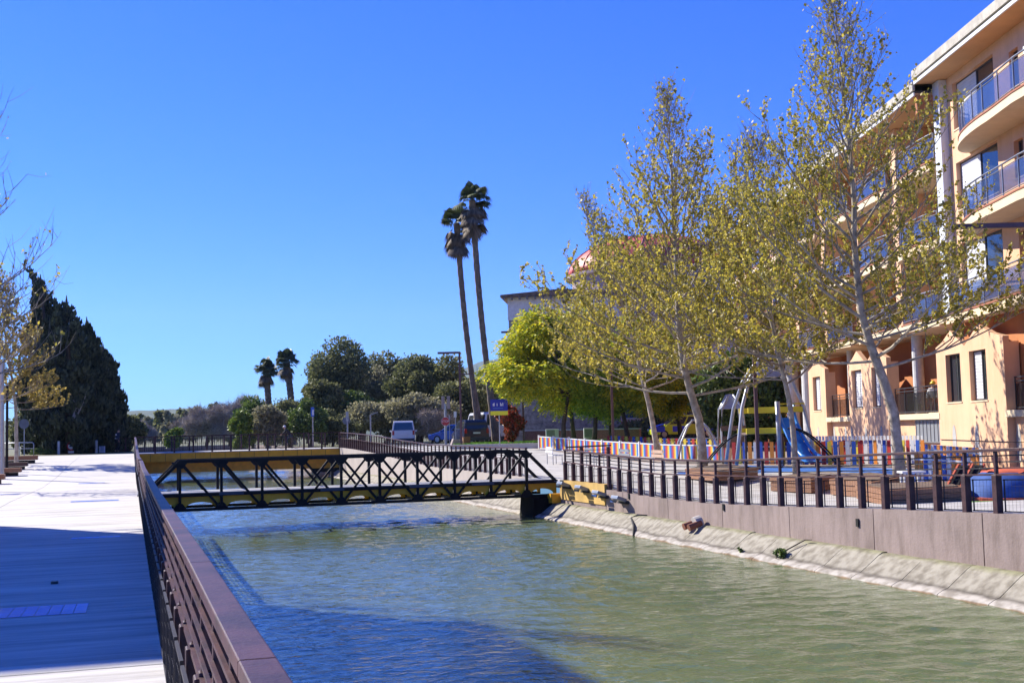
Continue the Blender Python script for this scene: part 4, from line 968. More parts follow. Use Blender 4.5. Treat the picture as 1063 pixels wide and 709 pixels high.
# ------------------------------------------------------------------ vehicles
def car(name, label, cat, loc, rz, L, W, H, low, cab, paint, glass_z=None, belt=None, plate=True, extra=None, rear_glass=True):
    t = empty(name, loc, label, cat, rz=rz)
    # low: lower body side outline (x,z); cab: greenhouse outline (x,z) from rear base over the roof to the front base
    MB().prism([(x,-W/2,z) for x, z in low], None, (0,W,0)).build('body', paint, t, bevel=.05)
    n = len(cab); vs = []
    zt = max(z for _, z in cab); zb = min(z for _, z in cab)
    for s in (-1, 1):
        for x, z in cab: vs.append((x, s*(W/2-.03-(z-zb)/(zt-zb)*.14), z))
    b = MB(); b.add(vs, [tuple(range(n))[::-1], tuple(range(n, 2*n))]+[(i, (i+1) % n, (i+1) % n+n, i+n) for i in range(n)]); b.build('cabin', paint, t, bevel=.03)
    def side(s, x, z): return (x, s*(W/2-.03-(z-zb)/(zt-zb)*.14+.008), z)
    zw0 = zb+(zt-zb)*.12; zw1 = zb+(zt-zb)*.84
    def edge_x(z, rear):        # x of the cabin outline at height z
        pts = cab[:n//2] if rear else cab[n//2:][::-1]
        for (xa, za), (xb, zc) in zip(pts, pts[1:]):
            if min(za, zc) <= z <= max(za, zc) and za != zc: return xa+(xb-xa)*(z-za)/(zc-za)
        return pts[0][0]
    xr0, xr1, xf0, xf1 = edge_x(zw0, True), edge_x(zw1, True), edge_x(zw0, False), edge_x(zw1, False)
    cuts = [0, .36, .70, 1] if L < 4.9 else [0, .33, .66, 1]
    for s in (-1, 1):
        for a, c in zip(cuts, cuts[1:]):
            a += .02; c -= .02
            p = [side(s, xr0+.1+(xf0-.1-xr0-.1)*a, zw0), side(s, xr0+.1+(xf0-.1-xr0-.1)*c, zw0), side(s, xr1+.1+(xf1-.1-xr1-.1)*c, zw1), side(s, xr1+.1+(xf1-.1-xr1-.1)*a, zw1)]
            MB().add(p if s < 0 else p[::-1], [(0,1,2,3)]).build('side_window', M_glassd, t)
    if rear_glass:
        w0 = W/2-.16; w1 = W/2-.26
        MB().add([(xr0-.02,-w0,zw0),(xr0-.02,w0,zw0),(xr1-.02,w1,zw1),(xr1-.02,-w1,zw1)], [(3,2,1,0)]).build('rear_window', M_glassd, t)
    MB().add([(xf0+.02,-W/2+.14,zw0),(xf0+.02,W/2-.14,zw0),(xf1+.02,W/2-.24,zw1),(xf1+.02,-W/2+.24,zw1)], [(0,1,2,3)]).build('windscreen', M_glassd, t)
    xs = sorted(low)[0][0]; xe = max(x for x, _ in low)
    for s in (-1, 1):
        MB().box((xs-.01, s*(W/2-.13), .92 if H > 1.6 else .8), (.05,.16,.34 if H > 1.6 else .2)).build('tail_light', mat('tail_light_red', (.45,.01,.01), .2), t)
        MB().box((xe-.01, s*(W/2-.22), .68), (.06,.3,.16)).build('headlight', M_signw, t)
        MB().box((xe-1.25 if L < 5 else xe-.9, s*(W/2+.1), zb+.05), (.12,.16,.13)).build('wing_mirror', paint, t)
        for x in (xs+.78, xe-.85):
            wv = []
            prof = [(.20,-.1),(.31,-.1),(.325,-.06),(.325,.06),(.31,.1),(.20,.1)]
            b = MB(); b.lathe(prof, n=20); wm = b
            wm.v = [(x+v[0], s*(W/2-.09)+v[2], .325+v[1]) for v in wm.v]; o = wm.build('wheel', M_tyre, t)
            b = MB(); b.lathe([(.02,-.105),(.2,-.104),(.2,.104),(.02,.105)], n=14); b.v = [(x+v[0], s*(W/2-.09)+v[2], .325+v[1]) for v in b.v]; b.build('rim', M_rim, o)
    MB().box((xs-.03,0,.36), (.1,W-.1,.24)).build('bumper', mat('bumper_grey', (.06,.06,.065), .6), t, bevel=.03)
    if plate: MB().box((xs-.05,0,.78), (.02,.52,.11)).build('number_plate', M_signw, t)
    return t
CARWH = mat('white_car_paint', (.72,.73,.74), .25, var=.02, spec=.6)
CARBL = mat('deep_blue_car_paint', (.012,.035,.16), .2, var=.02, spec=.7)
CARDK = mat('dark_navy_car_paint', (.012,.016,.045), .2, var=.02, spec=.7)
away = pi/2-YAW
# white van, seen from behind
p = atD(419,462,97); p.z = .78
car('white_van', 'small white van seen from behind on the road at the trees', 'van', p, radians(78), 4.4, 1.85, 1.85,
    [(-2.2,.3),(2.15,.3),(2.2,.75),(1.2,1.02),(-2.2,1.05)], [(-2.2,1.02),(-2.12,1.72),(-1.95,1.85),(.55,1.85),(.75,1.8),(1.35,1.02)], CARWH)
p = atD(488,461,88); p.z = .78
car('people_carrier', 'dark navy people carrier seen from behind, parked by the palms', 'car', p, away+.25, 4.6, 1.85, 1.72,
    [(-2.3,.28),(2.25,.28),(2.3,.7),(1.3,.98),(-2.3,1.0)], [(-2.3,.98),(-2.1,1.55),(-1.9,1.72),(.3,1.70),(.5,1.64),(1.4,.97)], CARDK)
p = atD(474,461,95); p.z = .78
car('blue_car', 'bright blue car half hidden behind the stop sign pole', 'car', p, away+1.1, 4.2, 1.75, 1.5,
    [(-2.1,.28),(2.05,.28),(2.1,.65),(1.1,.92),(-2.1,.95)], [(-2.0,.92),(-1.6,1.38),(-1.4,1.48),(.1,1.46),(.3,1.4),(1.15,.91)], mat('bright_blue_car_paint', (.02,.09,.42), .2, spec=.7))
p = atD(505,461,94); p.z = .78
car('white_minibus', 'white minibus partly behind the taller palm trunk', 'minibus', p, away+.35, 5.2, 2.0, 2.3,
    [(-2.6,.3),(2.55,.3),(2.6,.85),(2.1,1.2),(-2.6,1.25)], [(-2.6,1.22),(-2.55,2.2),(-2.4,2.32),(1.4,2.32),(1.6,2.25),(2.2,1.2)], CARWH)
# yellow and blue chequered patrol car, side on, nose to the left
p = atD(709,462,92); p.z = HR(p.y)+.02
YC = mat('fluorescent_yellow_paint', (.62,.68,.03), .3, var=.02); BC = mat('signal_blue_paint', (.01,.04,.55), .3, var=.02)
t = car('patrol_car', 'estate car in yellow and blue livery parked side on behind the feathery trees', 'car', p, pi-YAW+.12, 5.0, 1.9, 1.75,
    [(-2.5,.3),(2.45,.3),(2.5,.7),(1.3,1.0),(-2.5,1.05)], [(-2.45,1.0),(-2.0,1.58),(-1.7,1.75),(.4,1.75),(.6,1.68),(1.5,.98)], YC)
b = MB()
for s in (-1, 1):
    for x0, x1 in ((-2.3,-1.2),(-.1,1.0),(1.6,2.3)): b.box(((x0+x1)/2, s*(.955), .72), (x1-x0,.012,.42))
b.build('blue_livery_panel', BC, t)
b = MB(); b.box((1.95,0,1.0), (1.0,1.5,.03), R=Matrix.Rotation(.24,3,'Y')); b.box((-1.0,0,1.765), (1.2,1.2,.025)); b.build('blue_bonnet_panel', BC, t)
MB().box((0,0,1.82), (.3,1.1,.12)).build('roof_light_bar', mat('beacon_blue', (.02,.08,.7), .2), t, bevel=.02)

# ------------------------------------------------------------------ hall, dome and stone building behind the trees
M_pinkw = mat('pale_pink_render', (.76,.64,.58), .9, var=.06, vs=.5, bump=.2)
M_brick = mat('red_brick', (.36,.16,.09), .85, var=.3, vs=9, bump=.3, stretch=(1,1,3))
AX = Vector((sin(A), cos(A), 0)); NX = Vector((cos(A), -sin(A), 0))
c = atD(560,462,104); t = empty('hall', (c.x, c.y, .7), 'low pale pink and mauve hall with maroon piers behind the feathery trees', 'building', rz=-A)
MB().bb(0, 22, 0, 26, 0, 8.2).build('wall', M_pinkw, t)
MB().bb(-.08, 22, -.08, 26.08, -.1, 1.5).build('brick_base', M_brick, t)
MB().bb(-.4, 22.4, -.4, 26.4, 8.2, 8.6).build('roof', M_fascia, t)
for x in (1.8, 4.3, 9.0, 12.5): MB().bb(x, x+.5, -.35, -.09, -.05, 5.5).build('pier', mat('maroon_pier', (.11,.02,.035), .5), t)
for x in (2.9, 5.6, 7.4, 10.3, 14.0, 17): 
    o = MB().bb(x, x+1.3, -.12, -.085, 1.7, 3.2).build('window', M_white, t); MB().bb(x+.1, x+1.2, -.135, -.121, 1.8, 3.1).build('pane', mat('sky_glass', (.10,.16,.26), .1), o)
c = atD(676,300,118); t = empty('red_domed_building', (c.x, c.y, .7), 'big building with a shallow red dome showing through the bare plane trees', 'building')
R_ = 84*118/FPX; zt = atD(672,246,118).z-.7
MB().lathe([(R_*.98,0),(R_*.98,zt-4.2),(R_*1.04,zt-4.1),(R_*1.04,zt-3.8)], n=40).build('drum_wall', mat('mauve_render', (.36,.28,.29), .9), t)
b = MB(); b.lathe([(R_*1.03*cos(a), zt-3.8+3.8*sin(a)) for a in [pi/2*k/12 for k in range(12)]]+[(.05,zt)], n=48); b.build('dome', mat('red_dome_roof', (.62,.10,.07), .55, var=.08, vs=.6), t, smooth=True)
b = MB()
for k in range(24):
    a = 2*pi*k/24; b.tube([(R_*1.035*cos(e)*cos(a), R_*1.035*cos(e)*sin(a), zt-3.8+3.82*sin(e)) for e in [pi/2*j/8 for j in range(9)]], .05, 4)
b.build('dome_rib', mat('dome_rib_red', (.40,.05,.05), .5), t)
c = atD(531,455,100); t = empty('stone_house', (c.x, c.y, .7), 'old grey stone house with a white band under its tiled eaves', 'building', rz=-YAW-.10)
Hh = atD(531,308,100).z-.7
MB().bb(0, 9, 0, 10, 0, Hh-2.0).build('stone_wall', mat('grey_rubble_stone', (.36,.33,.28), .95, var=.35, vs=3, bump=.8, bs=5, col2=(.14,.13,.12)), t)
MB().bb(-.05, 9.05, -.05, 10.05, Hh-1.99, Hh-.1).build('white_band', mat('white_band_render', (.85,.80,.72), .9), t)
b = MB(); b.prism([(-.6,-.6,Hh-.1),(9.6,-.6,Hh-.1),(9.6,-.6,Hh+.1),(4.5,-.6,Hh+.45),(-.6,-.6,Hh+.1)], None, (0,11.2,0)); b.build('tiled_roof', mat('old_roof_tiles', (.24,.16,.11), .9, var=.3, vs=2, bump=.6), t)
b = MB()
for k in range(16): b.box((-.3+k*.65,-.45,Hh-.22), (.14,.5,.2))
b.build('eave_brackets', mat('grey_bracket', (.25,.22,.2), .9), t)
for x in (2.0, 5.2): MB().bb(x, x+1, -.04, -.002, Hh-6, Hh-4.2).build('window', M_glassd, t)
# low brick garden wall with air conditioner boxes
pa = atD(546,460,90); pb = atD(665,460,84); t = empty('brick_wall', ((pa.x+pb.x)/2, (pa.y+pb.y)/2, .6), 'low red brick wall with a pale cap running behind the feathery trees', 'wall')
MB().bar((pa.x,pa.y,1.05), (pb.x,pb.y,1.0), .25, 1.1).build('brick_courses', M_brick, t, world=True); MB().bar((pa.x,pa.y,1.63), (pb.x,pb.y,1.58), .32, .08).build('cap', M_conc, t, world=True)
for px, lb in ((573,'white air conditioner box, left one on the brick wall'), (612,'white air conditioner box, right one on the brick wall')):
    p = atD(px,455,85.5 if px < 600 else 84); t = empty('air_conditioner', (p.x, p.y, 1.0), lb, 'air conditioner', 'air conditioners by the brick wall'); t.rotation_euler = (0,0,-YAW)
    MB().box((0,-.9,.35), (.9,.35,.7)).build('casing', M_white, t, bevel=.02); MB().box((-.1,-1.085,.35), (.55,.02,.55)).build('fan_grille', mat('grille_grey', (.3,.3,.3), .6), t)
bush('photinia_bush', 'round red and green leaved bush right of the blue and yellow sign', 'bush', gd(531,445,79)+Vector((0,0,1.55)), (1.15,1.15,1.35), 6500, .13, 'red', 77, nc=16, gap=.5, trunk=.75)
bush('hedge', 'tall dark green hedge tree behind the play towers', 'hedge', gd(772,420,72)+Vector((0,0,3.0)), (3.2,2.0,3.3), 14000, .2, 'green', 78, nc=34, gap=.4, trunk=0)
bush('dark_shrub', 'dark shrub behind the brick wall end under the feathery trees', 'shrub', gd(690,430,96)+Vector((0,0,1.0)), (4,1.5,1.5), 5000, .2, 'dark', 79, nc=16, gap=.4)

# ------------------------------------------------------------------ rainbow fences
CP = [mat('stripe_'+n, c, .5, var=.03) for n, c in (('red',(.55,.03,.02)),('orange',(.75,.25,.02)),('yellow',(.75,.6,.04)),('blue',(.02,.09,.45)),('purple',(.22,.06,.20)),('sky',(.10,.35,.65)),('white',(.7,.7,.7)))]
MR, MO, MY, MB_, MP, MS, MWt = range(7)
def stripe_fence(label, pa, pb, H, sw=.10, pl=1.9, seq=(MR,MO,MY,MS,MB_,MP)):
    t = empty('striped_fence', (pa+pb)/2, label, 'fence', 'colourful playground fences'); L = (pb-pa).length; n = int(L/pl); k = 0
    for i in range(n):
        a = pa.lerp(pb, i/n); c = pa.lerp(pb, (i+1)/n); za = HR(a.y); zc = HR(c.y); b = MB(); m = int((c-a).length/sw)
        for j in range(1, m):
            q0 = a.lerp(c, j/m); q1 = a.lerp(c, (j+1)/m); z = za+(zc-za)*j/m
            b.bar((q0.x,q0.y,z+H*.5+.02), (q1.x,q1.y,z+H*.5+.02), .03, H-.10, seq[k % len(seq)]); k += 1
        b.build('striped_panel', CP, t, world=True)
        MB().bar((a.x,a.y,za+H), (c.x,c.y,zc+H), .06, .06).build('top_rail', M_white, t, world=True)
        MB().bar((a.x,a.y,za+.03), (c.x,c.y,zc+.03), .05, .05).build('bottom_rail', M_white, t, world=True)
    for i in range(n+1):
        a = pa.lerp(pb, i/n); MB().box((a.x,a.y,HR(a.y)+H/2+.05), (.11,.11,H+.1)).build('post', M_white, t, world=True)
def picket_fence(label, pa, pb, H, sp, wd, seq, rail=M_sil, top=.0, railz=(.25,.8)):
    t = empty('picket_fence', (pa+pb)/2, label, 'fence', 'colourful playground fences'); L = (pb-pa).length; n = int(L/sp)
    d = (pb-pa).normalized()
    for i in range(min(n+1, 100)):
        a = pa.lerp(pb, i/n); z = HR(a.y)
        b = MB(); b.bar((a.x-d.x*wd/2, a.y-d.y*wd/2, z+H/2+.03), (a.x+d.x*wd/2, a.y+d.y*wd/2, z+H/2+.03), .03, H-.06); 
        b.build('picket', CP[seq[i % len(seq)]], t, world=True)
    for f in railz: MB().bar((pa.x+.0,pa.y+.03,HR(pa.y)+H*f), (pb.x,pb.y+.03,HR(pb.y)+H*f), .04, .05).build('rail', rail, t, world=True)
f = lambda px, d: (lambda p: Vector((p.x, p.y, 0)))(atD(px, 470, d))
stripe_fence('long low fence of rainbow stripes between white posts, along the promenade', f(560,75), f(757,56), .74)
picket_fence('fence of spaced red, yellow and blue boards in front of the slide', f(762,51), f(893,47), .98, .26, .17, (MR,MY,MB_,MO,MWt,MB_,MR,MO))
picket_fence('fence of crowded red, yellow, blue and white boards under the small windows', f(846,50), f(958,45.5), 1.0, .22, .15, (MY,MR,MWt,MB_,MO,MWt,MB_,MR,MWt,MY))
picket_fence('white picket fence line behind the coloured boards', f(842,52.5), f(962,47), 1.14, .19, .12, (MWt,))
picket_fence('low fence of orange and blue boards left of the climbing mound', f(951,38), f(1010,35.5), .85, .21, .17, (MO,MO,MB_,MWt), rail=M_white)
picket_fence('short row of small blue and orange boards behind the black slides', f(962,42), f(1018,39), .95, .18, .13, (MB_,MO,MWt,MB_,MO))
picket_fence('far fence of small coloured boards in front of the patrol car', f(632,74), f(747,66), .78, .34, .2, (MR,MB_,MY,MB_,MR,MY), rail=M_yel)
t = None
# blue and red rubber play surface
q = [onZ(790,489,0), onZ(942,488,0), onZ(960,481,0), onZ(770,483,0)]
b = MB(); b.v = [(p.x, p.y, HR(p.y)+.012) for p in (f(700,44), f(960,36), f(970,43), f(745,52))]; b.f = [(0,1,2,3)]; b.m = [0]
tag(b.build('blue_play_surface', mat('blue_rubber', (.03,.15,.50), .8)), kind='structure')

# ------------------------------------------------------------------ playground
M_pole = mat('play_pole_metal', (.45,.46,.48), .35, metal=.4)
M_yplay = mat('play_yellow', (.78,.62,.02), .4, var=.03); M_bslide = mat('slide_blue', (.03,.22,.62), .3, var=.05); M_brownp = mat('brown_play_panel', (.16,.10,.07), .6)
c = f(799,49); z = HR(c.y); t = empty('play_tower', (c.x, c.y, z), 'tall play tower of arched grey poles with yellow beams and a blue slide', 'play tower'); t.rotation_euler = (0,0,-YAW)
HT = 4.3
for sx in (-1, 1):
    for sy in (-1, 1):
        pts = [(sx*(1.6-.0*k), sy*1.2, 0) for k in (0,)]+[(sx*1.42, sy*1.12, 1.2), (sx*1.22, sy*.95, 2.4), (sx*.85, sy*.65, 3.5), (sx*.35, sy*.25, 4.25), (sx*.1, sy*.05, 4.5)]
        MB().tube(pts, .075, 8).build('arched_pole', M_pole, t, smooth=True)
MB().tube([(.15,-1.25,0),(.13,-1.2,2.6)], .10, 10).build('pole', M_pole, t, smooth=True)
b = MB(); b.add([(-.55,-.45,3.62),(.55,-.45,3.62),(.55,.45,3.62),(-.55,.45,3.62),(-.3,-.2,4.05),(.3,-.2,4.05),(.3,.2,4.05),(-.3,.2,4.05)], [(0,3,2,1),(4,5,6,7),(0,1,5,4),(1,2,6,5),(2,3,7,6),(3,0,4,7)])
b.build('roof', mat('play_roof_grey', (.42,.43,.45), .4, metal=.3), t)
for zz, x0, x1 in ((2.28,-1.0,1.25), (1.45,-1.1,.55)):
    for y in (-.95, .95): MB().box(((x0+x1)/2, y, zz), (x1-x0,.10,.22)).build('yellow_beam', M_yplay, t, bevel=.01)
MB().tube([(.2,-1.0,2.5),(1.25,-1.0,2.5)], .03, 6).build('yellow_rail', M_yplay, t)
MB().box((0,0,1.35), (2.1,1.8,.08)).build('platform', M_brownp, t)
b = MB()
for x in (-.9, .6): b.tube([(x,.3,0),(x,.3,1.35)], .05, 6)
b.build('ladder', M_brownp, t)
# slide: curved trough with raised sides
sl = [(.55,-.9,1.95),(.58,-1.2,1.55),(.68,-1.7,1.05),(.8,-2.2,.62),(.95,-2.7,.32),(1.05,-3.1,.25)]
b = MB()
for (xa,ya,za),(xb,yb,zb_) in zip(sl, sl[1:]):
    b.prism([(xa-.28,ya,za),(xa+.28,ya,za),(xb+.28,yb,zb_),(xb-.28,yb,zb_)], None, (0,0,-.04))
o = b.build('slide', M_bslide, t)
for s in (-.3, .3):
    b = MB(); b.tube([(sl[0][0]+s,-.85,2.55)]+[(x+s,y,z_+.17) for x,y,z_ in sl], [.05]+[.07]*6, 8); b.build('slide_side', M_bslide, o, smooth=True)
b = MB()
for k, a in enumerate((0,1)): pass
# smaller tower left
c = f(760,54); t = empty('small_play_tower', (c.x, c.y, HR(c.y)), 'smaller brown play tower with a pointed grey roof left of the tall one', 'play tower'); t.rotation_euler = (0,0,-YAW)
for s in (-1, 1):
    for y in (-.45, .45): MB().tube([(s*.5,y,0),(s*.52,y,1.5),(s*.45,y,2.4),(s*.1,y*.6,3.05)], .05, 8).build('arched_pole', M_pole, t, smooth=True)
b = MB(); b.add([(-.5,-.5,2.42),(.5,-.5,2.42),(.5,.5,2.42),(-.5,.5,2.42),(0,0,3.1)], [(0,3,2,1),(0,1,4),(1,2,4),(2,3,4),(3,0,4)]); b.build('roof', MC['play_roof_grey'], t)
MB().box((0,-.5,1.55), (1.1,.06,.22)).build('side_panel', M_brownp, t); MB().box((0,-.5,.95), (1.0,.06,.5)).build('side_panel', M_brownp, t); MB().box((0,0,.85), (1.1,1.1,.08)).build('platform', M_brownp, t)
MB().bar((-.1,-.6,.8), (-.45,-1.6,0), .12, .05).build('ramp', M_wood, t)
# arched climbers
for px, d, w_, h_, lb in ((752,50,1.3,.95,'black arched climbing bars left of the tall play tower'), (845,46,1.5,1.15,'black arched climbing bars right of the tall play tower')):
    c = f(px, d); t = empty('climbing_arch', (c.x, c.y, HR(c.y)), lb, 'climbing frame', 'climbing arches'); t.rotation_euler = (0,0,-YAW)
    sg = 1 if px < 800 else -1
    for y in (-.25, .25): MB().tube([(sg*(-w_*.6+w_*1.2*k/10), y, .15+(h_+.25)*sin(pi*.5*k/10)) for k in range(11)], .035, 6).build('arch_bar', M_truss, t, smooth=True)
    for k in range(1, 10, 2): MB().tube([(sg*(-w_*.6+w_*1.2*k/10), -.25, .15+(h_+.25)*sin(pi*.5*k/10)), (sg*(-w_*.6+w_*1.2*k/10), .25, .15+(h_+.25)*sin(pi*.5*k/10))], .02, 6).build('rung', M_truss, t)
c = f(724,60); t = empty('swing_frame', (c.x, c.y, HR(c.y)), 'grey arched swing frame straddling the bent plane trunk', 'swing'); t.rotation_euler = (0,0,-YAW)
for s in (-1, 1):
    for y in (-.6, .6): MB().tube([(s*1.05,y,0),(s*.85,y*.9,.9),(s*.5,y*.5,1.6),(s*.18,0,1.95)], .05, 8).build('arched_leg', M_pole, t, smooth=True)
MB().tube([(-.25,0,1.95),(.25,0,1.95)], .05, 8).build('cross_bar', M_pole, t)
# climbing mound
c = f(1052,27.0); t = empty('climbing_mound', (c.x, c.y, HR(c.y)-.0), 'blue rubber climbing mound with an orange rim and top', 'climbing mound'); rz_ = -YAW; t.rotation_euler = (0,0,rz_)
def mound(r0, z0, z1, n=36, rag=0):
    prof = []; b = MB(); K = 10; rr = random.Random(4); ph = [rr.uniform(0,6) for _ in range(4)]
    for i in range(K+1):
        u = z0+(z1-z0)*i/K; r = r0*cos(u*pi/2)**.95+.02
        for j in range(n):
            a = 2*pi*j/n; k = 1+.05*sin(3*a+ph[0])+.03*sin(5*a+ph[1]); zz = .86*sin(u*pi/2)
            if rag and i == 0: zz += .07*sin(5*a+ph[2])
            b.v.append((r*k*cos(a), r*k*.8*sin(a), zz*.76+.05))
    for i in range(K):
        for j in range(n): b.f.append((i*n+j, i*n+(j+1) % n, (i+1)*n+(j+1) % n, (i+1)*n+j)); b.m.append(0)
    return b
M_orr = mat('orange_rubber', (.62,.12,.05), .8, var=.2, vs=3)
mound(1.18, 0, 1).build('mound_body', mat('blue_mound_rubber', (.03,.09,.30), .8, var=.2, vs=2), t, smooth=True)
mound(1.21, .62, 1.0, rag=1).build('orange_top', M_orr, t, smooth=True)
b = MB(); b.lathe([(1.15,-.02),(1.32,-.02),(1.32,.07),(1.2,.09)], n=36); b.v = [(v[0], v[1]*.8, v[2]) for v in b.v]; b.build('orange_rim', M_orr, t)
b = MB(); b.prism([(-1.9,-1.7,-.02),(1.8,-1.9,-.02),(2.4,-1.0,-.02),(-1.4,-.9,-.02)], None, (0,0,.05)); tag(b.build('grass_patch', M_grass, None), kind='structure').location = t.location
for o in (COL.objects['grass_patch'],): o.rotation_euler = (0,0,rz_)
for k, (px, d) in enumerate(((993,27.6), (1008,27.2))):
    a_ = f(px,d); t = empty('black_slide', (a_.x, a_.y, HR(a_.y)), ('left' if k == 0 else 'right')+' one of two black ramps with orange edges leaning on the blue mound', 'ramp', 'black ramps on the mound'); t.rotation_euler = (0,0,-YAW)
    MB().bar((-.35,-.2,.02), (.35,.5,.74), .22, .05).build('ramp_board', M_truss, t)
    for s in (-.13, .13): MB().bar((-.35+s,-.2,.06), (.35+s,.5,.78), .04, .05).build('ramp_edge', M_orr, t)
# wooden planter blocks and benches
def block(label, pts, H, name='wooden_planter', seat=False):
    c = sum(pts, Vector((0,0,0)))/len(pts); z = HR(c.y); t = empty(name, (c.x, c.y, z), label, 'planter', 'wooden planters')
    n = 3
    for k in range(n):
        b = MB(); z0 = z+.02+k*H/n; s = 1 if k < n-1 else 1.02
        b.prism([(c.x+(p.x-c.x)*s, c.y+(p.y-c.y)*s, z0) for p in pts], None, (0,0,H/n-.012)); b.build('plank_course', M_wood, t, world=True)
    b = MB(); b.prism([(c.x+(p.x-c.x)*.86, c.y+(p.y-c.y)*.86, z+H+.012) for p in pts], None, (0,0,.02)); b.build('soil', mat('planter_soil', (.18,.12,.08), .95, bump=.5), t, world=True)
    return t
g_ = lambda px, py, z=0: (lambda p: Vector((p.x, p.y, 0)))(onZ(px, py, z))
block('long brown wooden planter nearest the railing', [g_(889,515,-.1), g_(920,522,-.1), g_(1003,515,-.03), g_(985,508,-.03)], .34)
block('wooden planter at the foot of the tall leaning plane tree', [g_(862,507,-.1), g_(905,511,-.1), g_(942,504,-.1), g_(902,499,-.1)], .42)
block('wooden planter left of the leaning plane tree, seen between railing posts', [g_(800,504,-.1), g_(842,506,-.1), g_(868,501,-.1), g_(835,498,-.1)], .38)
block('wooden planter in front of the rainbow striped fence, under the bent plane tree', [g_(712,497,-.1), g_(745,501,-.1), g_(787,496,-.1), g_(752,491,-.1)], .32)
def bench(label, px, d, m=M_wood, L=1.6):
    c = f(px, d); t = empty('bench', (c.x, c.y, HR(c.y)), label, 'bench', 'promenade benches'); t.rotation_euler = (0,0,pi/2-YAW*.4)
    for y in (-.16, 0, .16): MB().box((0,y,.45), (L,.12,.04)).build('seat_slat', m, t)
    for z in (.62, .78): MB().box((0,.28,z), (L,.03,.12)).build('back_slat', m, t)
    for s in (-1, 1):
        b = MB(); b.tube([(s*L*.42,-.2,0),(s*L*.42,-.2,.42),(s*L*.42,.24,.44),(s*L*.42,.30,.85)], .022, 6); b.tube([(s*L*.42,.24,0),(s*L*.42,.24,.44)], .022, 6); b.build('leg_frame', M_grey, t)
bench('bench with pale slats in front of the striped fence near the truss bridge', 576, 58, M_white)
bench('pinkish wooden bench in front of the middle of the striped fence', 690, 46, mat('pale_wood', (.48,.32,.22), .7))
bench('metal bench behind the railing, left of the pinkish one', 655, 49, M_grey)
bench('metal bench behind the railing nearest the lamp pole', 618, 53, M_grey)
c = f(945,31); t = empty('play_table', (c.x, c.y, HR(c.y)), 'small white framed table between the leaning plane tree and the orange boards', 'table'); t.rotation_euler = (0,0,-YAW)
for x in (-.22, .22):
    for y in (-.15, .15): MB().box((x,y,.3), (.05,.05,.6)).build('leg', M_white, t)
MB().box((0,0,.62), (.6,.45,.05)).build('table_top', M_white, t); MB().box((0,0,.25), (.46,.3,.04)).build('shelf', M_brownp, t)

# ------------------------------------------------------------------ things on the canal wall
ym = [onX(589,503,13.15), onX(608,507,13.15), onX(626.5,512.5,13.15), onX(647,518,13.15)]
lbs = ['floodlight nearest the truss bridge, on the yellow wall end', 'second floodlight from the bridge, still on yellow paint', 'third floodlight from the bridge, first on the mauve wall', 'floodlight farthest from the bridge on the mauve wall']
for p, lb in zip(ym, lbs):
    t = empty('floodlight', (13.17, p.y, p.z), lb, 'floodlight', 'floodlights on the canal wall')
    MB().box((-.16,0,.02), (.30,.50,.10), R=Matrix.Rotation(.35,3,'Y')).build('lamp_housing', mat('floodlight_grey', (.22,.25,.31), .4, metal=.5), t, bevel=.015)
    MB().box((-.32,0,-.045), (.03,.42,.08), R=Matrix.Rotation(.35,3,'Y')).build('lens', M_glassd, t); MB().box((-.03,0,-.10), (.10,.62,.05)).build('bracket', M_tyre, t)
p = onX(724,538,13.02); t = empty('drain_outlet', (13.05, p.y, -.78), 'two rusty pipe mouths in a broken white collar at the bank top', 'pipe')
for s in (-.14, .14):
    b = MB(); b.tube([(0,s,.08),(-.34,s,-.02)], [.08,.085], 12); b.build('pipe', mat('rusty_pipe', (.25,.09,.05), .8), t)
b = MB(); b.tube([(.05,0,.06),(-.12,0,.03)], [.20,.19], 14); b.build('collar', mat('chipped_white', (.5,.46,.42), .9), t)
p = onX(664,536,13.1); q = Vector((12.38, onZ(655,557,WATER).y, WATER)); t = empty('black_hose', p, 'thin black hose hanging down the bank into the water', 'hose')
MB().tube([p+Vector((.1,-.3,.03)), p+Vector((-.03,.05,.04)), p+Vector((-.12,.3,-.06)), p.lerp(q,.6)+Vector((0,.15,.05)), q], .03, 8).build('hose_length', M_tyre, t, world=True, smooth=True)
p = onX(814,574,12.7); t = bush('ivy_plant', 'small green plant with a woody stem growing out of the bank above the water', 'plant', (12.62, p.y, -1.0), (.10,.20,.20), 130, .07, 'green', 91, nc=6)
MB().tube([(12.5,p.y,-1.1),(12.75,p.y-.05,-.93),(13.0,p.y-.35,-.72),(13.0,p.y-.6,-.70)], [.012,.015,.015,.01], 5).build('stem', M_dbark, t, world=True)
p = onX(744,548,12.9); t = bush('ivy_plant', 'tuft of grass at the canal edge right of the pipe mouths', 'plant', (12.55, onZ(790,566,-1.0).y, -1.06), (.06,.1,.08), 60, .05, 'green', 92, nc=4)

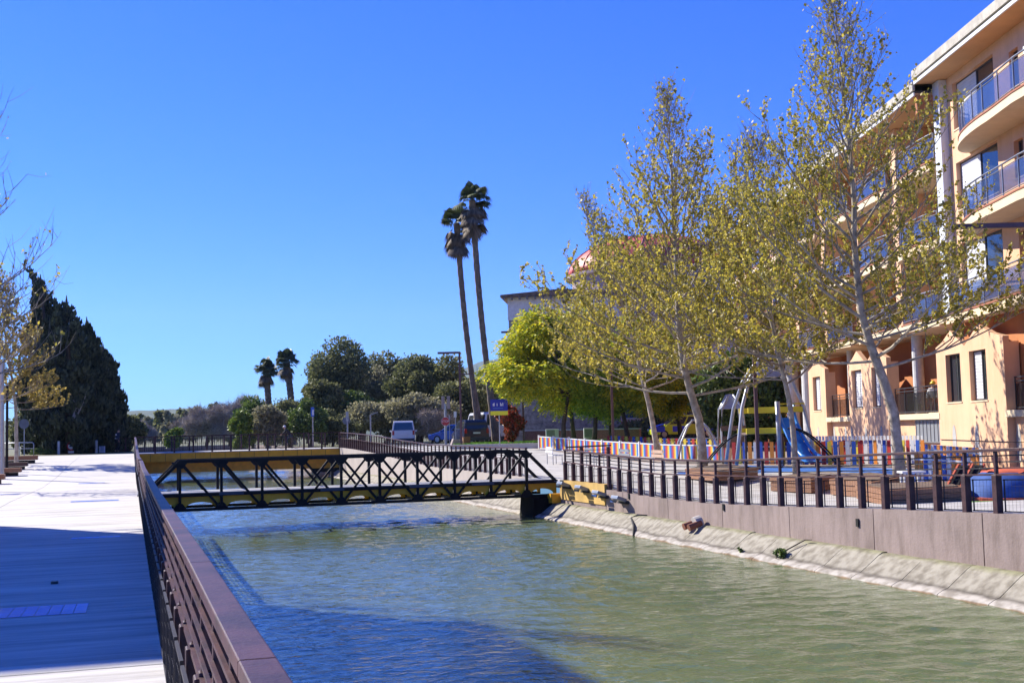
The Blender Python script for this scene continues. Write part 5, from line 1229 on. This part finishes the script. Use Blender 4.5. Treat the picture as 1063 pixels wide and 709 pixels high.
# ------------------------------------------------------------------ left promenade
def gl(px, py, d): p = atD(px, py, d); p.z = HL(p.y); return p
for k, (px0, px1, py, d, H, lb) in enumerate(((2,38,481,67,.42,'farthest reddish wooden bench block, under the white trunk'), (3,28,487,61,.36,'dark brown wooden bench block, second farthest'), (-14,21,490,56,.36,'reddish wooden bench block, second nearest'), (-22,4,498,50,.40,'nearest wooden bench block, cut by the left edge'))):
    a_ = gl(px0,py,d); c_ = gl(px1,py,d); c = (a_+c_)/2; t = empty('bench_block', c, lb, 'bench', 'wooden bench blocks on the left promenade'); L = (c_-a_).length
    m = M_wood if k != 1 else mat('dark_wood', (.10,.055,.035), .7)
    MB().box((0,0,H*.72), (L,.6,H*.56)).build('seat', m, t, bevel=.01); MB().box((0,0,H*.2), (L-.3,.42,H*.4)).build('base', M_truss, t)
for px, d, lb in ((61,88,'left one of two white bollards beside the round sign'), (100,90,'right one of two white bollards, near the white box')):
    c = gl(px,474,d); t = empty('bollard', c, lb, 'bollard', 'white bollards at the end of the promenade'); H = .95
    MB().lathe([(.09,0),(.09,H-.03),(.07,H)], n=12).build('bollard_post', mat('bollard_paint', (.6,.6,.58), .6), t)
c = gl(74,474,89); t = empty('round_sign', c, 'low round white sign with a red ring between two bollards', 'traffic sign'); t.rotation_euler = (0,0,-YAW)
MB().tube([(0,0,0),(0,0,.5)], .03, 8).build('post', M_sil, t); disc(t, 'red_ring', .32, .56, M_redsign); disc(t, 'white_face', .225, .56, M_signw, y=-.066, th=.006)
b = MB(); b.box((0,-.07,.55), (.26,.006,.06)); b.box((-.02,-.07,.60), (.14,.006,.05)); b.lathe([(.03,0)]*0 or [(.001,0),(.001,.001)], n=3); b.v = b.v[:16]; b.f = b.f[:12]; b.m = b.m[:12]; b.build('dark_symbol', M_bframe, t)
MB().box((0,-.06,.13), (.42,.02,.14)).build('small_plate', M_signw, t)
c = gl(25,476,84); t = empty('round_sign', c, 'grey back of a round sign on a thin pole beside the white trunk', 'traffic sign'); t.rotation_euler = (0,0,-YAW)
MB().tube([(0,0,0),(0,0,2.3)], .035, 8).build('pole', M_sil, t); disc(t, 'sign_back', .34, 2.2, M_signback)
c = gl(20,476,80); t = empty('handrail', c, 'low galvanised hoop handrail behind the benches', 'handrail'); t.rotation_euler = (0,0,-YAW)
MB().tube([(-1.1,0,0),(-1.1,0,.82),(-1.0,0,.9),(.85,0,.9),(.95,0,.82),(.95,0,0)], .035, 8).build('hoop', M_sil, t, smooth=True); MB().tube([(-1.1,0,.5),(.95,0,.5)], .025, 8).build('cross_bar', M_sil, t)
MB().tube([(0,0,0),(0,0,.9)], .03, 8).build('upright', M_sil, t)
c = gl(106,473,91); t = empty('meter_box', c, 'small white and blue utility box right of the bollard', 'utility box'); t.rotation_euler = (0,0,-YAW)
MB().box((0,0,.25), (.38,.3,.5)).build('cabinet', mat('box_blue_white', (.45,.52,.68), .5), t, bevel=.01); MB().box((-.12,-.155,.26), (.12,.02,.4)).build('cabinet_door', M_white, t)
c0 = gl(109,472,93); c1 = gl(141,472,93); t = empty('railing', (c0+c1)/2, 'dark railing behind the walker at the end of the left promenade', 'railing')
for i in range(4): q = c0.lerp(c1, i/3); MB().bb(q.x-.06,q.x+.06,q.y-.05,q.y+.05,q.z,q.z+1.05).build('post', M_rail, t, world=True)
for z in (.15,.55,1.05): MB().bar(c0+Vector((0,0,z)), c1+Vector((0,0,z)), .05, .04).build('bar', M_rail, t, world=True)
for px, d, lb, r, H in ((1,54,'thick grey pole at the very left edge of the promenade',.13,5.2), (7,58,'thin dark pole with a pale top right of the thick pole',.07,4.2), (3.5,60,'short pale post between the two poles at the left edge',.06,1.4)):
    c = gl(px,485,d); t = empty('pole', c, lb, 'pole'); MB().lathe([(r*1.3,0),(r*1.3,.2),(r,.22),(r*.8,H)], n=12).build('shaft', M_grey if r != .07 else M_truss, t); MB().lathe([(r*1.0,H),(r*1.0,H+.06)], n=12).build('cap', M_sil, t)
bush('dark_shrub', 'low bright green shrubs at the edge of the cypresses, left of the bollard', 'shrub', gl(45,474,88)+Vector((0,0,.25)), (1.0,.5,.35), 900, .1, 'green', 95, nc=8)
# blue tiled strips set flush in the concrete
M_tile = mat('blue_tiles', (.02,.15,.72), .35, var=.15, vs=4)
def tiles(x0, x1, y0, y1, name='blue_tile_strip'):
    b = MB(); nx = max(1, int((x1-x0)/.12)); ny = max(1, int(round((y1-y0)/.14)))
    for i in range(nx):
        for j in range(ny):
            xa = x0+(x1-x0)*i/nx; xb = x0+(x1-x0)*(i+1)/nx-.008; ya = y0+(y1-y0)*j/ny; yb = y0+(y1-y0)*(j+1)/ny-.008
            o = len(b.v); b.v += [(xa,ya,HL(ya)+.005),(xb,ya,HL(ya)+.005),(xb,yb,HL(yb)+.005),(xa,yb,HL(yb)+.005)]; b.f.append((o,o+1,o+2,o+3)); b.m.append(0)
    tag(b.build(name, M_tile), kind='structure')
tiles(-2.6, -.52, 12.95, 13.75)
for x0, x1, y in ((-1.2,-.35,23.2),(-1.9,-.6,36.5),(-5,-3.9,44),(-2.4,-1.4,52)): tiles(x0, x1, y, y+.42)
b = MB(); b.bb(-1.05,-.97,15.9,16.02,HL(16)+.001,HL(16)+.035); tag(b.build('dark_pebble', M_bframe), 'small dark pebble lying on the shaded promenade concrete', 'pebble')

# ------------------------------------------------------------------ people
M_skin = mat('skin', (.50,.30,.21), .6, var=.04)
def skin_mesh(name, verts, edges, radii, m, parent, sub=2):
    me = bpy.data.meshes.new(name); me.from_pydata(verts, edges, []); me.materials.append(m); o = bpy.data.objects.new(name, me); COL.objects.link(o); o.parent = parent
    s = o.modifiers.new('skin', 'SKIN'); s.use_smooth_shade = True
    if not me.skin_vertices: 
        me.attributes  # skin layer is created with the modifier on most builds
    bm_layer = me.skin_vertices
    if len(bm_layer) == 0:
        import bmesh
        bm = bmesh.new(); bm.from_mesh(me); bm.verts.layers.skin.verify(); bm.to_mesh(me); bm.free()
    for i, r in enumerate(radii): me.skin_vertices[0].data[i].radius = (r, r) if not isinstance(r, tuple) else r
    me.skin_vertices[0].data[0].use_root = True
    o.modifiers.new('sub', 'SUBSURF').levels = sub; o.modifiers['sub'].render_levels = sub
    return o
def person(label, loc, rz, J, top, legs, hat=None, hair=(.03,.02,.015), group=None):
    # J: joints (metres, facing +Y): pelvis, chest, neck, head, then per side shoulder, elbow, wrist, hip, knee, ankle, toe
    t = empty('person', loc, label, 'person', group, rz=rz)
    names = ['pelvis','belly','chest','neck','head','crown']; V = [J[n] for n in names]; E = [(0,1),(1,2),(2,3),(3,4),(4,5)]; R = [(.15,.12),(.135,.105),(.15,.115),.055,.088,.07]
    for s in ('l','r'):
        o = len(V); V += [J[s+n] for n in ('sh','el','wr','ha')]; E += [(2,o),(o,o+1),(o+1,o+2),(o+2,o+3)]; R += [.062,.045,.03,.028]
        o = len(V); V += [J[s+n] for n in ('hip','kn','an','toe')]; E += [(0,o),(o,o+1),(o+1,o+2),(o+2,o+3)]; R += [.09,.06,.042,.035]
        # five fingers, bent
        h = Vector(J[s+'ha']); dd = (h-Vector(J[s+'wr'])).normalized(); sd = dd.cross(Vector((0,1,.01))).normalized()
    skin_mesh('body', V, E, R, M_skin, t)
    for s in ('l','r'):
        h = Vector(J[s+'ha']); dd = (h-Vector(J[s+'wr'])).normalized(); sd = dd.cross(Vector((.2,1,.1))).normalized(); nn = dd.cross(sd)
        for k, L in enumerate((.065,.075,.08,.07)):
            a = h+sd*(-.03+.02*k); MB().tube([a-dd*.02, a+dd*L*.6, a+dd*L*.9+nn*.025], [.009,.009,.007], 6).build('finger', M_skin, t)
        MB().tube([h-dd*.04+sd*.03, h+sd*.055-dd*.0, h+sd*.06+dd*.03], [.011,.01,.008], 6).build('thumb', M_skin, t)
    V = [J['pelvis'], J['belly'], J['chest'], tuple(Vector(J['neck'])-Vector((0,0,.02)))]; E = [(0,1),(1,2),(2,3)]; R = [(.165,.14),(.155,.125),(.175,.135),.08]
    for s in ('l','r'): o = len(V); V += [J[s+'sh'], J[s+'el'], tuple(Vector(J[s+'el']).lerp(Vector(J[s+'wr']), .95))]; E += [(2,o),(o,o+1),(o+1,o+2)]; R += [.082,.062,.048]
    skin_mesh('jacket', V, E, R, top, t)
    V = [J['pelvis']]; E = []; R = [(.16,.135)]
    for s in ('l','r'): o = len(V); V += [J[s+'hip'], J[s+'kn'], tuple(Vector(J[s+'kn']).lerp(Vector(J[s+'an']), .95))]; E += [(0,o),(o,o+1),(o+1,o+2)]; R += [.108,.078,.06]
    skin_mesh('trousers', V, E, R, legs, t)
    for s in ('l','r'):
        a = Vector(J[s+'an']); b_ = Vector(J[s+'toe']); skin_mesh('shoe', [tuple(a-Vector((0,0,.02))), tuple(b_)], [(0,1)], [.055,.045], M_tyre, t, 1)
    hd = Vector(J['head']); f_ = (Vector(J['nose'])-hd).normalized() if 'nose' in J else Vector((0,1,0))
    hm = hat or mat('dark_hair', hair, .7); b = MB(); b.lathe([(.102*cos(a), .045+.115*sin(a)) for a in [pi/2*k/6 for k in range(6)]]+[(.005,.162)], hd-f_*.012, 14)
    if hat: b.lathe([(.10,.045),(.135,.04),(.135,.055),(.10,.062)], hd-f_*.0, 14)
    b.build('hat' if hat else 'hair', hm, t, smooth=True)
    MB().tube([hd+f_*.075, hd+f_*.112+Vector((0,0,-.025)), hd+f_*.085+Vector((0,0,-.035))], [.012,.016,.012], 6).build('nose', M_skin, t)
    sx = f_.cross(Vector((0,0,1))).normalized()
    for s in (-1, 1): b = MB(); b.lathe([(.002,-.009),(.011,-.004),(.011,.004),(.002,.009)], hd+f_*.083+sx*s*.032+Vector((0,0,.01)), 8); b.build('eye', M_bframe, t)
    MB().tube([hd+f_*.084+sx*-.022+Vector((0,0,-.06)), hd+f_*.088+Vector((0,0,-.062)), hd+f_*.084+sx*.022+Vector((0,0,-.06))], .006, 5).build('mouth', mat('lips', (.35,.12,.10), .5), t)
    return t
walk = dict(pelvis=(0,0,.95), belly=(0,.01,1.1), chest=(0,.03,1.32), neck=(0,.05,1.50), head=(0,.09,1.60), crown=(0,.09,1.68), nose=(0,.2,1.58),
 lsh=(-.18,.03,1.40), lel=(-.23,.02,1.13), lwr=(-.22,.20,.98), lha=(-.21,.27,.95), rsh=(.18,.03,1.40), rel=(.23,-.10,1.14), rwr=(.24,-.02,.90), rha=(.24,.0,.82),
 lhip=(-.09,0,.90), lkn=(-.10,.20,.52), lan=(-.10,.12,.10), ltoe=(-.10,.28,.05), rhip=(.09,0,.90), rkn=(.10,.04,.48), ran=(.10,-.24,.13), rtoe=(.10,-.12,.04))
M_navy = mat('navy_cloth', (.02,.03,.06), .85); M_black = mat('black_cloth', (.015,.015,.018), .9)
c = gl(122,472,90)
t = person('walker in dark clothes with a white striped top, at the end of the left promenade', c, radians(-62), walk, M_navy, M_black)
MB().box((-.0,-.115,1.32), (.22,.02,.12)).build('white_stripe', M_signw, t); MB().box((.0,-.16,1.05), (.2,.02,.08)).build('white_stripe', M_signw, t)
ride = dict(pelvis=(0,-.12,.98), belly=(0,-.02,1.12), chest=(0,.16,1.32), neck=(0,.26,1.45), head=(0,.32,1.54), crown=(0,.33,1.62), nose=(0,.43,1.52),
 lsh=(-.18,.18,1.36), lel=(-.22,.36,1.18), lwr=(-.22,.52,1.06), lha=(-.22,.57,1.03), rsh=(.18,.18,1.36), rel=(.22,.36,1.18), rwr=(.22,.52,1.06), rha=(.22,.57,1.03),
 lhip=(-.09,-.1,.92), lkn=(-.11,.24,.72), lan=(-.11,.12,.34), ltoe=(-.11,.24,.28), rhip=(.09,-.1,.92), rkn=(.11,.18,.55), ran=(.11,.06,.18), rtoe=(.11,.18,.12))
c = atD(300,465,88.5); c.z = .75
person('cyclist in dark clothes and a white helmet riding across the yellow bridge', c, radians(90), ride, M_black, M_navy, hat=M_white)
t = empty('bicycle', c, 'dark bicycle under the cyclist on the yellow bridge', 'bicycle', rz=radians(90))
for y in (-.52, .52):
    o = MB(); o.tube([(0, y+.33*cos(2*pi*k/24), .34+.33*sin(2*pi*k/24)) for k in range(25)], .018, 6); w_ = o.build('wheel', M_tyre, t)
    b = MB()
    for k in range(10): b.tube([(0,y,.34),(0,y+.32*cos(2*pi*k/10),.34+.32*sin(2*pi*k/10))], .003, 3)
    b.build('spokes', M_sil, w_)
b = MB(); b.tube([(0,-.52,.34),(0,-.02,.30),(0,-.16,.85),(0,-.52,.34)], .018, 6); b.tube([(0,-.02,.30),(0,.40,.80),(0,-.14,.78)], .018, 6); b.tube([(0,.52,.34),(0,.38,.98)], .018, 6); b.build('frame', M_bframe, t)
MB().tube([(-.26,.50,1.02),(-.1,.40,1.0),(.1,.40,1.0),(.26,.50,1.02)], .013, 6).build('handlebar', M_tyre, t); MB().box((0,-.17,.88), (.14,.26,.05)).build('saddle', M_tyre, t, bevel=.02)
sit = dict(pelvis=(0,0,.50), belly=(0,.0,.66), chest=(0,.0,.88), neck=(0,.02,1.04), head=(0,.05,1.14), crown=(0,.05,1.22), nose=(0,.16,1.12),
 lsh=(-.18,0,.94), lel=(-.24,.06,.68), lwr=(-.18,.28,.62), lha=(-.16,.34,.61), rsh=(.18,0,.94), rel=(.24,.06,.68), rwr=(.18,.28,.62), rha=(.16,.34,.61),
 lhip=(-.09,.02,.50), lkn=(-.12,.42,.50), lan=(-.12,.40,.10), ltoe=(-.12,.56,.05), rhip=(.09,.02,.50), rkn=(.12,.42,.50), ran=(.12,.42,.10), rtoe=(.12,.58,.05))
Tm = Matrix.Translation(T.location) @ Matrix.Rotation(-A, 4, 'Z')
pc = Tm @ Vector((.60, 47.1, 1.91))
person('person in white with a yellow hat sitting on the ground floor balcony', pc, radians(125), sit, M_white, mat('orange_cloth', (.6,.16,.04), .8), hat=mat('yellow_hat', (.75,.6,.03), .5))
t = empty('balcony_chair', pc, 'white chair under the person with the yellow hat', 'chair', rz=radians(125))
MB().box((0,.02,.38), (.46,.44,.04)).build('seat', M_white, t); MB().box((0,-.22,.72), (.46,.04,.6)).build('backrest', M_white, t)
for x in (-.2,.2):
    for y in (-.18,.2): MB().box((x,y,.18), (.04,.04,.36)).build('leg', M_white, t)
# ------------------------------------------------------------------ air
b = MB(); b.bb(-4000, 6500, -60, 6200, WATER-3.2, 620)
hz = b.build('haze', mat('haze_tmp', (1,1,1))); m = bpy.data.materials.new('haze'); m.use_nodes = True; n = m.node_tree
n.nodes.remove(n.nodes['Principled BSDF']); v = n.nodes.new('ShaderNodeVolumePrincipled'); v.inputs['Color'].default_value = (.55,.74,1,1); v.inputs['Density'].default_value = .00007; v.inputs['Anisotropy'].default_value = .2
n.links.new(v.outputs[0], n.nodes['Material Output'].inputs['Volume']); hz.data.materials[0] = m
tag(hz, 'faint blue haze in the air over the far hills', 'haze', kind='stuff')
